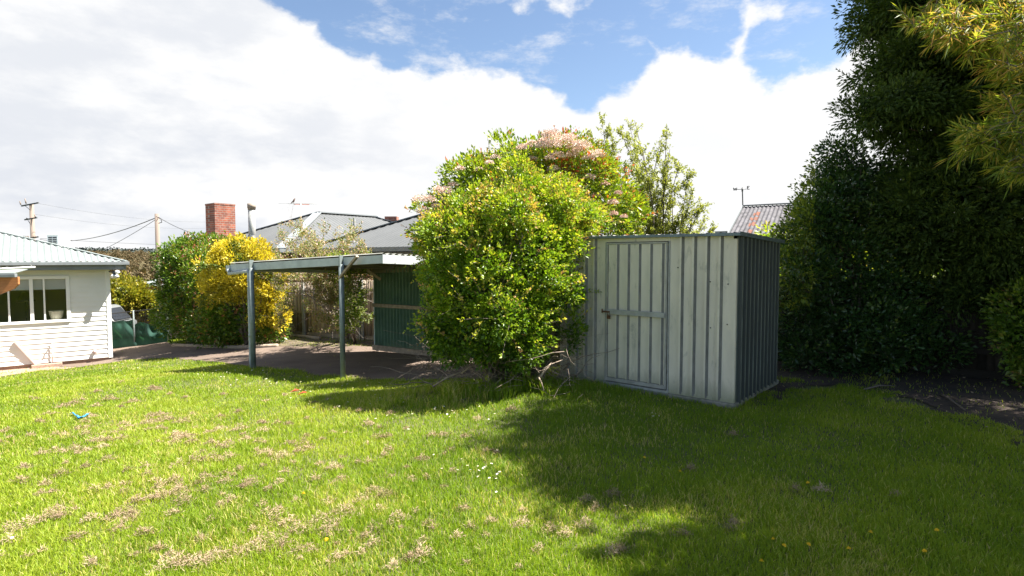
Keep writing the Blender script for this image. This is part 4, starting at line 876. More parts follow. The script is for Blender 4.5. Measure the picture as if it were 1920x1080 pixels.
# car behind the net
cp = at(207, 600, 23.5); cg = G(cp.x, cp.y); car = thing('parked_car', 'silver car parked behind the green net fence', 'car', (cp.x, cp.y, cg), R(8))
cr_ = Matrix.Rotation(R(8), 3, 'Z'); czt = hz(573, 23.5); H = czt-cg
def KT(v): return Vector((cp.x, cp.y, cg))+cr_@Vector(v)
low = [(-3.9, .35), (-3.85, .75), (-3.6, .92), (-2.9, .98), (.35, .98), (.62, .90), (.68, .45), (.6, .3), (-3.8, .3)]
gh = [(-2.9, .98), (-2.2, H-.06), (-1.8, H), (-.1, H), (.05, H-.04), (.5, .98)]
def prism(mb, prof, y0, y1, ins=0):
    a = [KT((x, y0, z)) for x, z in prof]; b = [KT((x, y1, z)) for x, z in prof]; k = len(prof)
    mb.add(a+b, [tuple(range(k)), tuple(range(2*k-1, k-1, -1))]+[(i, k+i, k+(i+1) % k, (i+1) % k) for i in range(k)])
mb = MB(); prism(mb, low, -.85, .85); prism(mb, gh, -.70, .70); mb.build('body', M['car'], car, bevel=.05)
mb = MB(); prism(mb, [(-2.65, 1.02), (-2.15, H-.13), (-1.3, H-.11), (-1.3, 1.02)], -.712, -.702); prism(mb, [(-1.22, 1.02), (-1.22, H-.11), (-.15, H-.12), (.28, 1.02)], -.712, -.702); mb.build('window', M['carglass'], car)
mb = MB(); mb.add([KT((.10, -.6, H-.10)), KT((.10, .6, H-.10)), KT((.50, .62, 1.04)), KT((.50, -.62, 1.04))], [(0, 1, 2, 3)]); mb.build('rear_window', M['carglass'], car)
for x in (-3.0, -.2):
    for y in (-.86, .86):
        mb = MB(); a = KT((x, y-.1, .32)); b = KT((x, y+.02, .32)); mb.tube([a, b], .32, 18); wh = mb.build('wheel', M['tyre'], car)
        mb = MB(); mb.tube([KT((x, y-.105, .32)), KT((x, y-.09, .32))], .19, 14); mb.build('rim', M['galv'], wh)

# ================================================================== VEGETATION
def plant(name, label, cat, base, group=None): b = Vector(base); return thing(name, label, cat, (b.x, b.y, G(b.x, b.y)), 0, group)
# --- lime front bush
rng = np.random.default_rng(11)
fb = plant('leafy_shrub', 'big lime green shrub sprawling against the left end of the shed', 'shrub', (-.25, 7.05, 0))
lob = pxlobes([(930, 455, 7.1, .62, .6, .58), (880, 510, 7.0, .46, .5, .50), (982, 490, 6.85, .48, .45, .62), (975, 395, 7.1, .42, .4, .36), (900, 395, 7.2, .3, .3, .22), (925, 560, 6.75, .64, .55, .50), (862, 590, 7.0, .24, .4, .40),
               (845, 455, 7.3, .36, .4, .36), (1030, 420, 7.2, .32, .35, .36), (985, 580, 6.75, .24, .35, .35), (1070, 455, 6.95, .11, .14, .24), (890, 625, 6.8, .5, .5, .30), (955, 640, 6.75, .40, .4, .30), (1005, 378, 7.5, .30, .35, .2), (1070, 405, 7.5, .28, .35, .24), (866, 625, 6.9, .24, .35, .20), (1050, 520, 6.95, .10, .2, .16), (825, 440, 7.3, .2, .25, .22), (1075, 625, 6.85, .10, .12, .18)])
lob = lumpy(lob, 46, .12, .24, rng, zmin=.6)
def tone_lime(P, N, t):  # young growth paler on top; darkness at the base painted into the tone
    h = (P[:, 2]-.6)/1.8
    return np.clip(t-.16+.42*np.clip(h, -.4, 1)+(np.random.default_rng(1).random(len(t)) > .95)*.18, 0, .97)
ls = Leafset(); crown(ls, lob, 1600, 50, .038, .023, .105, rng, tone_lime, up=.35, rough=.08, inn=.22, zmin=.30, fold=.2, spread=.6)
# protruding shoots
mbs = MB()
def shoots(ls, mbs, lobes, n, L, leafL, leafW, rng, tone, per=16, up=.5, r=.0035, zmin=None):
    C, N = shell(lobes, n, rng, lo=.92, hi=1.0, zmin=zmin)
    for c, nrm in zip(C, N):
        d = Vector(nrm)+Vector((0, 0, up))+Vector(rng.normal(size=3))*.35; d.normalize(); l = L*(.5+rng.random())
        p0 = Vector(c)-d*l*.3; pts = [p0+d*l*s+Vector((0, 0, -.12*l*s*s)) for s in (0, .5, 1)]; mbs.tube(pts, [r, r*.8, r*.4], 3, cap=False)
        s = rng.random(per)**.8; P = np.array([p0+d*l*x+Vector((0, 0, -.12*l*x*x)) for x in s])
        D = rnd(rng, per)+np.array(d)*.7+[0, 0, .2]; t0 = tone(P, None, .55+.35*rng.random()+.15*rng.random(per))
        ls.add(*leaves(P, D, leafL*(.7+.5*rng.random(per)), leafW*(.7+.5*rng.random(per)), t0, rng, .25))
shoots(ls, mbs, lob, 760, .36, .038, .024, rng, lambda P, N, t: np.clip(t, 0, 1), zmin=.7)
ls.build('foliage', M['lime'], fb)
b0 = Vector((-.15, 7.15, G(-.15, 7.15)-.05)); C, N = shell(lob, 60, rng, lo=.4, hi=.9); limbs(mbs, b0, C, .028, rng, n=5, wig=.05)
limbs(mbs, b0+Vector((.5, .1, 0)), C[:22], .022, rng, n=5, wig=.06)
mbs.build('stems', M['bark'], fb)
mbt = MB(); rt = np.random.default_rng(4)   # dry tangle around the skirt
for i in range(420):
    a = gp(800+rt.random()*280, 700+rt.random()*25); a.z += .03+.62*rt.random()**1.2; a.y += rt.normal()*.2-.38
    d = Vector((rt.normal()*.8-.2, rt.normal()*.5-.1, rt.normal()*.28-.05)).normalized(); L = .25+.6*rt.random(); r = .003+.005*rt.random()**2
    pts = []
    for k in range(6): pts.append(a.copy()); d = (d+Vector(rt.normal(size=3))*.22).normalized(); a = a+d*L/5; a.z = max(a.z, G(a.x, a.y)+.01)
    mbt.tube(pts, [r*(1-.12*k) for k in range(6)], 4)
for (a, b, r) in [((812, 725, 6.9), (865, 697, 6.8), .014), ((845, 665, 7.0), (900, 680, 6.9), .010), ((865, 700, 6.7), (895, 683, 6.7), .010), ((960, 678, 6.6), (1010, 655, 6.6), .012), ((1010, 712, 6.5), (1035, 680, 6.6), .016), ((1010, 708, 6.45), (1020, 732, 6.35), .010), ((900, 683, 6.7), (935, 650, 6.8), .009), ((955, 680, 6.6), (957, 640, 6.6), .007)]:
    A = at(*a); B = at(*b); m_ = A.lerp(B, .5)+Vector((0, 0, .02)); mbt.tube([A, m_, B], [r, r*.8, r*.55], 6)
mbt.build('dry_branches', M['twig'], fb)
# --- photinia behind the shed
rng = np.random.default_rng(12)
ph = plant('photinia', 'tall photinia with pinkish white flower heads behind the shed', 'shrub', (.6, 9.2, 0))
lob = pxlobes([(965, 400, 8.9, 1.15, .8, .95), (1050, 390, 9.0, .95, .8, .88), (1130, 425, 9.0, .60, .55, .78), (842, 450, 8.9, .45, .5, .62), (1060, 320, 9.0, .50, .45, .36), (900, 345, 8.9, .50, .45, .38), (980, 330, 8.9, .6, .5, .42), (822, 395, 8.9, .30, .3, .26), (1165, 400, 9, .28, .3, .3)])
lob = np.concatenate([lob, np.array([(-.1, 10.1, 1.35, 1.05, .75, 1.0), (.4, 9.9, .6, .8, .7, .8), (.2, 10.4, 2.1, 1.0, .7, .6), (-.55, 9.9, 1.3, .55, .5, .6), (-.92, 10.55, 1.45, .48, .5, .65), (-.5, 10.9, 1.5, .5, .5, .7)])])  # extra lobes hidden behind the bush, added to shade the driveway
lob = lumpy(lob, 40, .15, .32, rng, zmin=.8)
def tone_ph(P, N, t):
    r = np.random.default_rng(2).random(len(t)); z = P[:, 2]
    pz = EYE+(485-330)*9/F; red = (r > .93)*.35+((z > pz-.1) & (P[:, 0] > .45) & (P[:, 0] < 1.4) & (r > .74))*.35
    return np.clip(t+.05+red, 0, 1)
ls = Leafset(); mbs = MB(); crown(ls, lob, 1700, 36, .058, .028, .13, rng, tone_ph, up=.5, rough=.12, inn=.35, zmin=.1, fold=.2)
shoots(ls, mbs, lob, 330, .30, .055, .024, rng, lambda P, N, t: np.clip(t*1.05, 0, .98), per=14, up=.8, zmin=1.6)
ls.build('foliage', M['photinia'], ph)
limbs(mbs, Vector((.7, 9.3, G(.7, 9.3))), shell(lob, 40, rng, lo=.3, hi=.85)[0], .04, rng); mbs.build('stems', M['bark'], ph)
rgf = np.random.default_rng(7)
for (px, py, s) in [(1025, 255, .09), (1048, 262, .13), (1068, 262, .12), (1090, 278, .13), (1108, 292, .12), (985, 275, .07), (920, 300, .07), (1000, 262, .07), (790, 375, .10), (818, 350, .08), (1018, 262, .10), (1036, 268, .14), (1058, 272, .17), (1078, 280, .16), (1098, 290, .14), (1110, 302, .10), (1045, 290, .13), (1070, 296, .12), (1018, 281, .11), (935, 293, .08), (1030, 300, .09), (995, 296, .08), (965, 306, .07), (865, 318, .08), (826, 362, .12), (806, 380, .12), (794, 398, .10), (812, 396, .09), (1130, 350, .09), (1080, 366, .08), (1092, 372, .06), (1160, 360, .07), (1168, 402, .07), (1152, 408, .06), (1040, 318, .10), (950, 320, .07), (890, 330, .07), (1000, 330, .06), (1110, 330, .08), (1150, 380, .07), (845, 345, .08), (1125, 370, .06), (800, 420, .07), (975, 290, .07)]:
    s *= .8+.35*rgf.random(); c = at(px+rgf.normal()*5, py+rgf.normal()*5, 8.15+.3*rgf.random()); n = int(480*(s/.1)); d = rnd(rgf, n); d[:, 2] = np.abs(d[:, 2])*.8; P = np.array(c)+d*s*(.45+.65*rgf.random((n, 1)))*np.array([1, 1, .9])
    ls = Leafset(); ls.add(*leaves(P, d+rnd(rgf, n)*.8, .016, .016, rgf.random(n)*(.9 if px < 1120 else .6)+.1*0, rgf, .2)); ls.build('flower_head', M['flower'], ph)
# --- hedge of photinia on the left, and the golden shrub
rng = np.random.default_rng(13)
hd = plant('photinia_hedge', 'large rounded green shrub with red tips beside the driveway', 'shrub', (-9.6, 17, 0))
lob = pxlobes([(357, 530, 18.4, 0.91, 0.9, 1.23), (337, 590, 18.4, 0.59, 0.7, 0.8), (390, 515, 18.2, 1.02, 0.9, 1.07), (415, 585, 17.8, 1.29, 0.8, 0.91), (362, 475, 18.4, 0.45, 0.5, 0.45), (485, 600, 17.5, 0.7, 0.6, 0.67), (387, 595, 18.1, 1.07, 0.8, 0.8), (415, 470, 18.2, 0.54, 0.5, 0.37), (505, 615, 17.4, 0.38, 0.4, 0.43), (455, 600, 17.4, 0.86, 0.5, 0.64), (332, 540, 18.4, 0.43, 0.5, 0.53)])
lob = np.concatenate([lob, pxlobes([(455, 600, 16.3, .62, .45, .5), (505, 605, 16.2, .42, .4, .5), (400, 610, 16.6, .6, .5, .45), (385, 520, 17, .55, .5, .6), (430, 585, 16.6, .5, .5, .35)])])
lob = lumpy(lob, 40, .16, .36, rng, zmin=-.9)
def tone_hd(P, N, t):
    r = np.random.default_rng(3).random(len(t)); return np.clip(t+(r > .80)*.35*(P[:, 0] > -10.3), 0, 1)
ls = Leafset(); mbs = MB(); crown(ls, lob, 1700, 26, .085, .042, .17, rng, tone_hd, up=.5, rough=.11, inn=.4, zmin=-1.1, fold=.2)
shoots(ls, mbs, lob, 200, .35, .08, .034, rng, lambda P, N, t: np.clip(t*1.1, 0, 1), per=12, up=.8, zmin=0, r=.006)
ls.build('foliage', M['hedge'], hd); limbs(mbs, Vector((-10, 18.2, -1.1)), shell(lob, 40, rng, lo=.3, hi=.85)[0], .05, rng); mbs.build('stems', M['bark'], hd)
rng = np.random.default_rng(14)
gd = plant('golden_shrub', 'bright golden yellow shrub in front of the brick house', 'shrub', (-7.7, 16.2, 0))
lob = pxlobes([(460, 498, 15.9, .72, .55, .62), (430, 535, 15.9, .45, .5, .36), (490, 520, 16, .50, .5, .60), (500, 590, 15.9, .35, .3, .22), (440, 470, 16.2, .28, .3, .25), (480, 475, 16.2, .35, .3, .28), (505, 560, 15.9, .30, .3, .35), (405, 520, 16.1, .32, .3, .25), (385, 500, 16.3, .2, .2, .16), (520, 500, 16, .2, .2, .2)])
lob = lumpy(lob, 26, .12, .30, rng)
ls = Leafset(); mbs = MB(); crown(ls, lob, 520, 38, .075, .036, .17, rng, lambda P, N, t: t+.12-.45*(vnoise(P[:, 0]+P[:, 1], P[:, 2], .45, 9) > .70), up=.6, rough=.15, inn=.2, fold=.2)
shoots(ls, mbs, lob, 140, .32, .07, .034, rng, lambda P, N, t: np.clip(t, 0, 1), per=16, up=.9, r=.005)
ls.build('foliage', M['gold'], gd); limbs(mbs, Vector((-7.6, 16.2, -.85)), shell(lob, 26, rng, lo=.3, hi=.85)[0], .04, rng); mbs.build('stems', M['bark'], gd)
# --- yellow-green shrub beyond the net, pale grassy one beside it
rng = np.random.default_rng(15)
yg = plant('camellia_shrub', 'rounded yellow green shrub behind the parked car', 'shrub', (-17, 25, 0))
lob = pxlobes([(235, 562, 26, 1.1, .9, .85), (205, 568, 26, .8, .8, .8), (262, 565, 26, .55, .6, .55)])
ls = Leafset(); crown(ls, lob, 420, 26, .13, .075, .22, rng, up=.4, inn=.3, mid=.55); ls.build('foliage', M['ygreen'], yg)
mbs = MB(); b = at(232, 600, 26); limbs(mbs, Vector((b.x, b.y, G(b.x, b.y))), shell(lob, 16, rng, lo=.3, hi=.8)[0], .05, rng); mbs.build('stems', M['bark'], yg)
lob = pxlobes([(284, 560, 28, .45, .4, .42), (296, 566, 28, .4, .4, .3)]); yp = plant('pale_shrub', 'small pale yellow shrub above the short timber fence', 'shrub', at(286, 570, 28))
ls = Leafset(); crown(ls, lob, 90, 22, .13, .05, .15, rng, up=.6, inn=.2, mid=.8); ls.build('foliage', M['ygreen'], yp)
mbs = MB(); b = at(286, 570, 28); limbs(mbs, Vector((b.x, b.y, G(b.x, b.y))), shell(lob, 8, rng, lo=.3, hi=.8)[0], .03, rng); mbs.build('stems', M['bark'], yp)
# --- fruit tree
rng = np.random.default_rng(16)
fbase = gp(655, 640); fbase.z = G(fbase.x, fbase.y)
ft = plant('fruit_tree', 'sparse blossoming fruit tree between carport posts and fence', 'tree', fbase)
mbs = MB(); tips = []
for (px, py, r) in [(575, 570, .05), (600, 520, .045), (560, 520, .04), (640, 520, .045), (610, 480, .04), (665, 540, .035), (655, 500, .04), (540, 560, .035)]:
    t = at(px, py, 13.6+rng.normal()*.35); v = t-fbase; L = v.length
    grow(mbs, tips, fbase.copy(), v.normalized(), L*.7, r, 4, rng, bend=.22, up=.2, split=(2, 4), ratio=.62)
lim = [(p, d) for p, d in tips if p.z < hz(412, 13.5) and 515 < 960+F*p.x/p.y < 700 and p.z > -.2]
mbs.build('trunk', M['palebark'], ft)
P = np.array([p for p, d in lim]); D0 = np.array([d for p, d in lim]); k = rng.integers(0, len(P), 27000)
Pp = P[k]+rnd(rng, len(k))*.09*rng.random((len(k), 1)); t = rng.random(len(k))*.95; grn = (960+F*Pp[:, 0]/Pp[:, 1] > 640) & (Pp[:, 2] < .9)
t = np.where(grn, t*.4, t)
ls = Leafset(); ls.add(*leaves(Pp, D0[k]*.4+rnd(rng, len(k)), .05*(.6+.6*rng.random(len(k))), .028, t, rng, .2)); ls.build('foliage', M['fruit'], ft)
# green climber beside the second post
cb = plant('green_sapling', 'bright green leafy sapling under the carport by the fence', 'shrub', gp(665, 645)); lob = pxlobes([(662, 560, 13.2, .22, .25, .5), (668, 520, 13.2, .2, .2, .3), (650, 600, 13.2, .15, .2, .25), (640, 500, 13.3, .25, .2, .25)])
ls = Leafset(); crown(ls, lob, 120, 16, .06, .035, .12, rng, up=.3, inn=.1, mid=.6); ls.build('foliage', M['lime'], cb)
mbs = MB(); limbs(mbs, Vector(cb.location), shell(lob, 10, rng, lo=.3, hi=.8)[0], .015, rng); mbs.build('stems', M['bark'], cb)
# --- olive-green upright tree behind
rng = np.random.default_rng(17)
wb = Vector((3.1, 12.2, 0)); wb.z = G(wb.x, wb.y); wt = plant('slender_tree', 'loose olive green tree with upright twigs behind the photinia', 'tree', wb)
mbs = MB(); ls = Leafset()
tipsW = [(1128, 228), (1105, 245), (1112, 262), (1250, 245), (1180, 235), (1146, 250), (1162, 240), (1190, 226), (1178, 262), (1205, 280), (1216, 300), (1238, 262), (1256, 280), (1246, 310), (1275, 305), (1290, 330), (1300, 355), (1315, 385), (1322, 412), (1332, 432), (1145, 300), (1170, 310), (1195, 330), (1225, 340), (1260, 350), (1280, 380), (1210, 370), (1180, 370), (1150, 350), (1240, 390), (1300, 410), (1265, 410), (1130, 300), (1338, 448), (1230, 425), (1290, 440), (1200, 410), (1168, 400)]
for px, py in tipsW:
    t = at(px, py, 12.1+rng.normal()*.5); b = wb+Vector((rng.normal()*.25, rng.normal()*.25, 0)); pts = [b, b.lerp(t, .35)+Vector((rng.normal()*.1, 0, .15)), b.lerp(t, .7)+Vector((rng.normal()*.08, 0, .1)), t]
    mbs.tube(pts, [.035, .024, .013, .004], 5, cap=False)
    for j in range(44):
        s = .3+.7*rng.random(); q = pts[0].lerp(t, s)+Vector((0, 0, .1*(1-s))); d = ((t-pts[0]).normalized()*.8+Vector(rng.normal(size=3))*.65).normalized(); l = .16+.30*rng.random()*(1.3-s)
        mbs.tube([q, q+d*l], [.004, .0015], 3, cap=False); m_ = 30; x = rng.random(m_); Pq = np.array(q)+np.array(d)*l*x[:, None]+rnd(rng, m_)*.03
        ls.add(*leaves(Pq, rnd(rng, m_)+np.array(d)*.6, .054, .026, .2+.5*rng.random(m_)+.25*rng.random(), rng, .2))
mbs.build('trunk', M['bark'], wt); ls.build('foliage', M['willow'], wt)
# --- laurel right of the shed
rng = np.random.default_rng(18)
la = plant('laurel_shrub', 'dark glossy evergreen shrub right of the shed', 'shrub', (4.9, 8.0, 0))
lob = pxlobes([(1565, 410, 8.5, .48, .5, .65), (1522, 440, 8.4, .34, .45, .42), (1548, 385, 8.4, .34, .4, .40), (1600, 340, 8.5, .42, .4, .34), (1600, 500, 8.2, .85, .6, .80), (1525, 590, 8.1, .42, .45, .72), (1640, 600, 8.0, .85, .6, .68), (1720, 640, 7.8, .50, .45, .40), (1615, 400, 8.7, .40, .5, .52), (1575, 312, 8.5, .30, .3, .24), (1545, 660, 7.9, .5, .4, .35)])
lob = lumpy(lob, 40, .12, .30, rng, zmin=.2)
def tone_la(P, N, t): return np.clip(t-.05+.35*((P[:, 0]/P[:, 1] < .53) & (P[:, 2] > .9)), 0, 1)  # sunlit look of the left and upper leaves painted into the tone
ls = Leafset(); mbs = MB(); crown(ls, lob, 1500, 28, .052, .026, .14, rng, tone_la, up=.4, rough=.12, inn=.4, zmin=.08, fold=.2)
shoots(ls, mbs, lob, 300, .25, .05, .024, rng, lambda P, N, t: np.clip(t-.2, 0, 1), per=12, up=.6, zmin=.3)
ls.build('foliage', M['laurel'], la); limbs(mbs, Vector((4.9, 8.1, 0)), shell(lob, 46, rng, lo=.3, hi=.9)[0], .035, rng); mbs.build('stems', M['bark'], la)
# right-edge shrub
rng = np.random.default_rng(19)
re_ = plant('edge_shrub', 'mid green leafy shrub at the right edge below the conifer', 'shrub', (6.2, 6.55, 0))
lob = pxlobes([(1945, 590, 6.7, .38, .36, .34), (1925, 640, 6.6, .26, .3, .26), (1980, 620, 6.7, .5, .5, .5), (1990, 700, 6.6, .4, .4, .3)])
ls = Leafset(); mbs = MB(); crown(ls, lob, 380, 22, .050, .027, .12, rng, up=.4, inn=.25, mid=.45); shoots(ls, mbs, lob, 60, .22, .05, .024, rng, lambda P, N, t: np.clip(t-.1, 0, 1), per=12)
ls.build('foliage', M['hedge'], re_); limbs(mbs, Vector((6.35, 6.6, 0)), shell(lob, 16, rng, lo=.3, hi=.9)[0], .02, rng); mbs.build('stems', M['bark'], re_)
# --- big conifer
rng = np.random.default_rng(20)
cf = plant('conifer', 'tall dark feathery conifer towering over the right side', 'tree', (8.3, 8.7, 0))
lob = np.concatenate([pxlobes([(1712, 20, 7.9, .72, .8, .40), (1715, 118, 7.8, .62, .8, .28), (1684, 205, 7.5, .66, .7, .24), (1785, 305, 7.7, .62, .8, .34), (1790, 400, 7.6, 1.0, .8, .55), (1840, 190, 7.9, 1.15, 1.0, 1.3), (1900, 430, 7.3, .8, .7, .65), (1860, 0, 8.2, 1.4, 1.2, 1.2), (1760, 480, 7.7, .6, .5, .30), (1880, 500, 7.4, .6, .5, .35), (1810, 550, 7.5, .42, .4, .22), (1890, 570, 7.4, .4, .4, .22), (1730, 370, 7.7, .35, .5, .35), (1690, -90, 8, .7, .8, .4)]),
                      np.array([(7.6, 8.3, 6.4, 2.3, 2.2, 1.2), (7.9, 8.4, 8.0, 1.7, 1.7, 1.2), (8.3, 8.8, 3.6, 1.7, 1.6, 2.2), (7.9, 8.2, 9.4, 1.0, 1.0, 1.0)])])
ls = Leafset(); C = crown(ls, lob, 4600, 50, .060, .021, .20, rng, up=.15, rough=.10, inn=.9, mid=.4, out=1.0, droop=.15, flat=.6, spread=.3)
# feathery sprays reaching out and up on the visible side
C, N = shell(lob, 2600, rng, lo=.92, hi=1.06, rough=.1)
for c, nrm in zip(C, N):
    if c[2] > 6.5: continue
    d = norm(np.array(nrm)*np.array([1, 1, .4])+[0, 0, .35]+rng.normal(size=3)*.25); l = .12+.22*rng.random(); m_ = 34; x = rng.random(m_)
    Pq = c+d*l*(x[:, None]-.2); side = rnd(rng, m_); side[:, 2] *= .5
    ls.add(*leaves(Pq, d*.9+side*.75, .050*(1.15-x*.5), .013, .25+.5*rng.random(m_)+.2*rng.random(), rng, .1, droop=.05))
ls.build('crown', M['conifer'], cf)
mbs = MB(); mbs.tube([(8.3, 8.7, -.1), (8.25, 8.65, 2.5), (8.1, 8.5, 5.5), (7.95, 8.4, 9)], [.30, .25, .17, .04], 12)
for c in C[::14]:
    s = min(.85, max(.1, (c[2]-.4)/9)); a = Vector((8.3, 8.7, 0)).lerp(Vector((7.95, 8.4, 9)), s); c = Vector(c); mbs.tube([a, a.lerp(c, .5)+Vector((0, 0, .08)), a.lerp(c, .95)], [.045, .028, .008], 5)
mbs.build('trunk', M['bark'], cf)
# --- near long-needled tree (trunk outside the frame on the right)
rng = np.random.default_rng(21)
nt_ = plant('needle_leaf_tree', 'near tree with long narrow sunlit leaves at the top right', 'tree', (6.6, 4.2, 0))
mbs = MB(); tr0 = Vector((6.6, 4.2, -.1)); mbs.tube([tr0, (6.5, 4.25, 2), (6.3, 4.4, 4), (6.0, 4.6, 6)], [.16, .14, .10, .04], 10)
ls = Leafset()
def sprig(c, d, L, n, leafL, tmid, rr=.004):
    d = Vector(d).normalized(); c = Vector(c); mbs.tube([c, c+d*L*.5+Vector((0, 0, .01)), c+d*L], [rr, rr*.8, rr*.4], 3, cap=False)
    x = rng.random(n); P = np.array(c)+np.array(d)*L*x[:, None]
    D = np.array(d)*1.1+rnd(rng, n)*.85+[0, 0, -.1]
    ls.add(*leaves(P, D, leafL*(.7+.5*rng.random(n)), .0085, tmid+(rng.random(n)-.5)*.8, rng, .1, droop=.08))
vis = [(1775, 35, 4.0, 55, 24, 60), (1830, 60, 4.0, 60, 36, 90), (1890, 60, 3.9, 55, 45, 80), (1905, 120, 3.95, 40, 30, 40), (1850, 262, 3.9, 45, 26, 70), (1900, 250, 3.9, 40, 34, 55), (1915, 310, 4.0, 30, 26, 30), (1890, 190, 4.1, 35, 22, 22), (1900, 0, 4.1, 90, 40, 60), (1960, 200, 4.2, 60, 80, 60)]
for px, py, d, rx, ry, n in vis:
    for i in range(n):
        q = at(px+rng.normal()*rx*.45, py+rng.normal()*ry*.45, d+rng.normal()*.15)
        dirn = (-.75+rng.normal()*.35, -.15+rng.normal()*.4, -.12+rng.normal()*.4)
        sprig(q-Vector(dirn)*.08, dirn, .14+.08*rng.random(), 22, .10, .62 if py < 200 else .5)
for (a, b, r) in [((6.5, 4.25, 2.2), tuple(at(1900, 275, 3.95)), .022), ((6.4, 4.35, 3.0), tuple(at(1820, 60, 4.0)), .03), ((6.4, 4.35, 3.2), tuple(at(1880, 130, 4.0)), .025), ((6.3, 4.4, 3.6), tuple(at(1760, 30, 4.1)), .024)]:
    A = Vector(a); B = Vector(b); m_ = A.lerp(B, .5)+Vector((0, 0, .15)); mbs.tube([A, m_, B], [r, r*.6, r*.25], 6)
lobn = np.array([(4.75, 5.3, 5.3, .95, .85, .55), (4.7, 3.05, 4.9, .95, .58, .5), (3.72, 4.3, 5.0, .30, .5, .3), (7.3, 4.2, 5.8, 1.4, 1.8, 1.3), (4.8, 3.95, 2.8, .85, .6, .4), (4.6, 4.8, 4.9, .55, .5, .4), (6.0, 5.0, 3.7, .9, .8, .6), (5.2, 5.7, 5.3, .8, .8, .4), (6.6, 5.6, 5.0, 1.6, 1.4, 1.2), (6.1, 2.9, 5.2, 1.2, 1.0, 1.0), (7.4, 4.2, 4.0, 1.5, 1.5, 1.1), (5.1, 5.6, 5.9, 1.2, 1.0, .8), (7.2, 2.9, 4.3, 1.3, 1.2, 1.1)])  # crown lobes out of view, shaped to shade the lawn and block skylight
crown(ls, lobn, 2300, 40, .10, .036, .24, rng, up=.1, inn=.9, mid=.5, rough=.14)
limbs(mbs, Vector((6.35, 4.35, 3.6)), shell(lobn, 40, rng, lo=.3, hi=.9)[0], .035, rng)
mbs.build('trunk', M['bark'], nt_); ls.build('foliage', M['needle'], nt_)
# --- shrubs and trees beyond the fence on the right (light gaps), and the hillside
rng = np.random.default_rng(22)
bk = plant('backdrop_shrub', 'sunlit yellow green shrub glimpsed behind the dark laurel', 'shrub', (7.2, 13, 0))
lob = pxlobes([(1500, 520, 12.5, .8, .6, .9), (1600, 500, 13, 1.0, .7, 1.0), (1700, 500, 13, 1.0, .7, .9), (1450, 470, 12.3, .35, .4, .5)])
ls = Leafset(); crown(ls, lob, 500, 24, .09, .05, .2, rng, up=.4, inn=.2, mid=.75); ls.build('foliage', M['lime'], bk)
mbs = MB(); limbs(mbs, Vector((7.2, 13, 0)), shell(lob, 20, rng, lo=.3, hi=.9)[0], .03, rng); mbs.build('stems', M['bark'], bk)
def fartree(label_kind, seed, r):
    rg = np.random.default_rng(seed); t = thing('gum_tree', '', 'tree', (0, 0, 0)); ls = Leafset()
    lob = np.array([(rg.normal()*r*.35, rg.normal()*r*.35, r*(1.2+.5*rg.random()), r*(.45+.25*rg.random()), r*.5, r*(.35+.2*rg.random())) for _ in range(7)])
    crown(ls, lob, 150, 14, r*.13, r*.07, r*.13, rg, up=.4, inn=.2, mid=.5, rough=.2, fold=.2); ls.build('crown', M['gum'], t)
    mb = MB(); mb.tube([(0, 0, -r*1.2), (0, 0, r*.5), (r*.05, 0, r*1.2)], [r*.07, r*.05, r*.02], 6); limbs(mb, (0, 0, r*.4), lob[:, :3], r*.03, rg, n=3); mb.build('trunk', M['bark'], t); return t
protos = [fartree(0, 40+i, 3.0) for i in range(3)]
GL = 'grey brown gum trees on the far hillside'
first = [True]*3; rg = np.random.default_rng(9)
spots = []
for d, y0, y1, n in ((85, 0, 0, 12), (110, 0, 0, 16), (150, 0, 0, 20), (200, 0, 0, 24), (270, 0, 0, 26)):
    for i in range(n): spots.append((150+200*(i+rg.random())/n, d*(1+.1*rg.normal()), rg.random()))
for i, (px, d, rr_) in enumerate(spots):
    p = at(px, 500, d); g = G(p.x, p.y); k = i % 3; sc_ = .8+.5*rr_
    if first[k]: o = protos[k]; first[k] = False; o.location = (p.x, p.y, g); o.rotation_euler = (0, 0, rr_*6); o.scale = (sc_,)*3
    else: o = copy_thing(protos[k], (p.x, p.y, g), rr_*6.28, sc_)
    tag(o, 'grey brown gum tree among the trees on the distant hillside', 'tree', GL)
n = 18000; px = rg.random(n)*420-20; d = 330+280*rg.random(n); Xr = (px-960)/F*d; Z = Gn(Xr, d)+rg.random(n)**1.5*5*(.5+vnoise(Xr, d, 14, 4))
ls = Leafset(); ls.add(*leaves(np.stack([Xr, d, Z], 1), rnd(rg, n)+[0, 0, .6], 2.0, 1.8, rg.random(n), rg, .2)); o = ls.build('distant_trees', M['farwood']); tag(o, 'blue grey wooded ridge on the horizon', 'woodland', kind='stuff')

# ================================================================== GRASS
rng = np.random.default_rng(30)
shedpoly = [TS((-.06, -.04, 0)), TS((SW+.04, -.04, 0)), TS((SW+.04, SD+.03, 0)), TS((-.06, SD+.03, 0))]; shedpoly = [(p.x, p.y) for p in shedpoly]
housepoly = [(p.x, p.y) for p in (HT(-.05, .05, 0), HT(HL, .05, 0), HT(HL, -7, 0), HT(-.05, -7, 0))]
def dens(x, y):
    d = np.ones(len(x)); ind = inP(DRIVE, x, y, .3); dirt = inpoly(x+1.1*(vnoise(x, y, .35, 61)-.5)+.5*(vnoise(x, y, 1.1, 62)-.5), y+1.1*(vnoise(x, y, .35, 63)-.5)-.1, DIRT); bed = inP(BED, x, y, .4); hs = inP(HOUSESTRIP, x, y, .3)
    d[bed] = .22+.5*(vnoise(x[bed], y[bed], .6, 12) > .6); d[dirt] = .035+.25*(vnoise(x[dirt], y[dirt], .5, 13) > .72); d[hs] = .12; d[ind] = .004
    d[inpoly(x, y, shedpoly) | inpoly(x, y, housepoly)] = 0
    return d
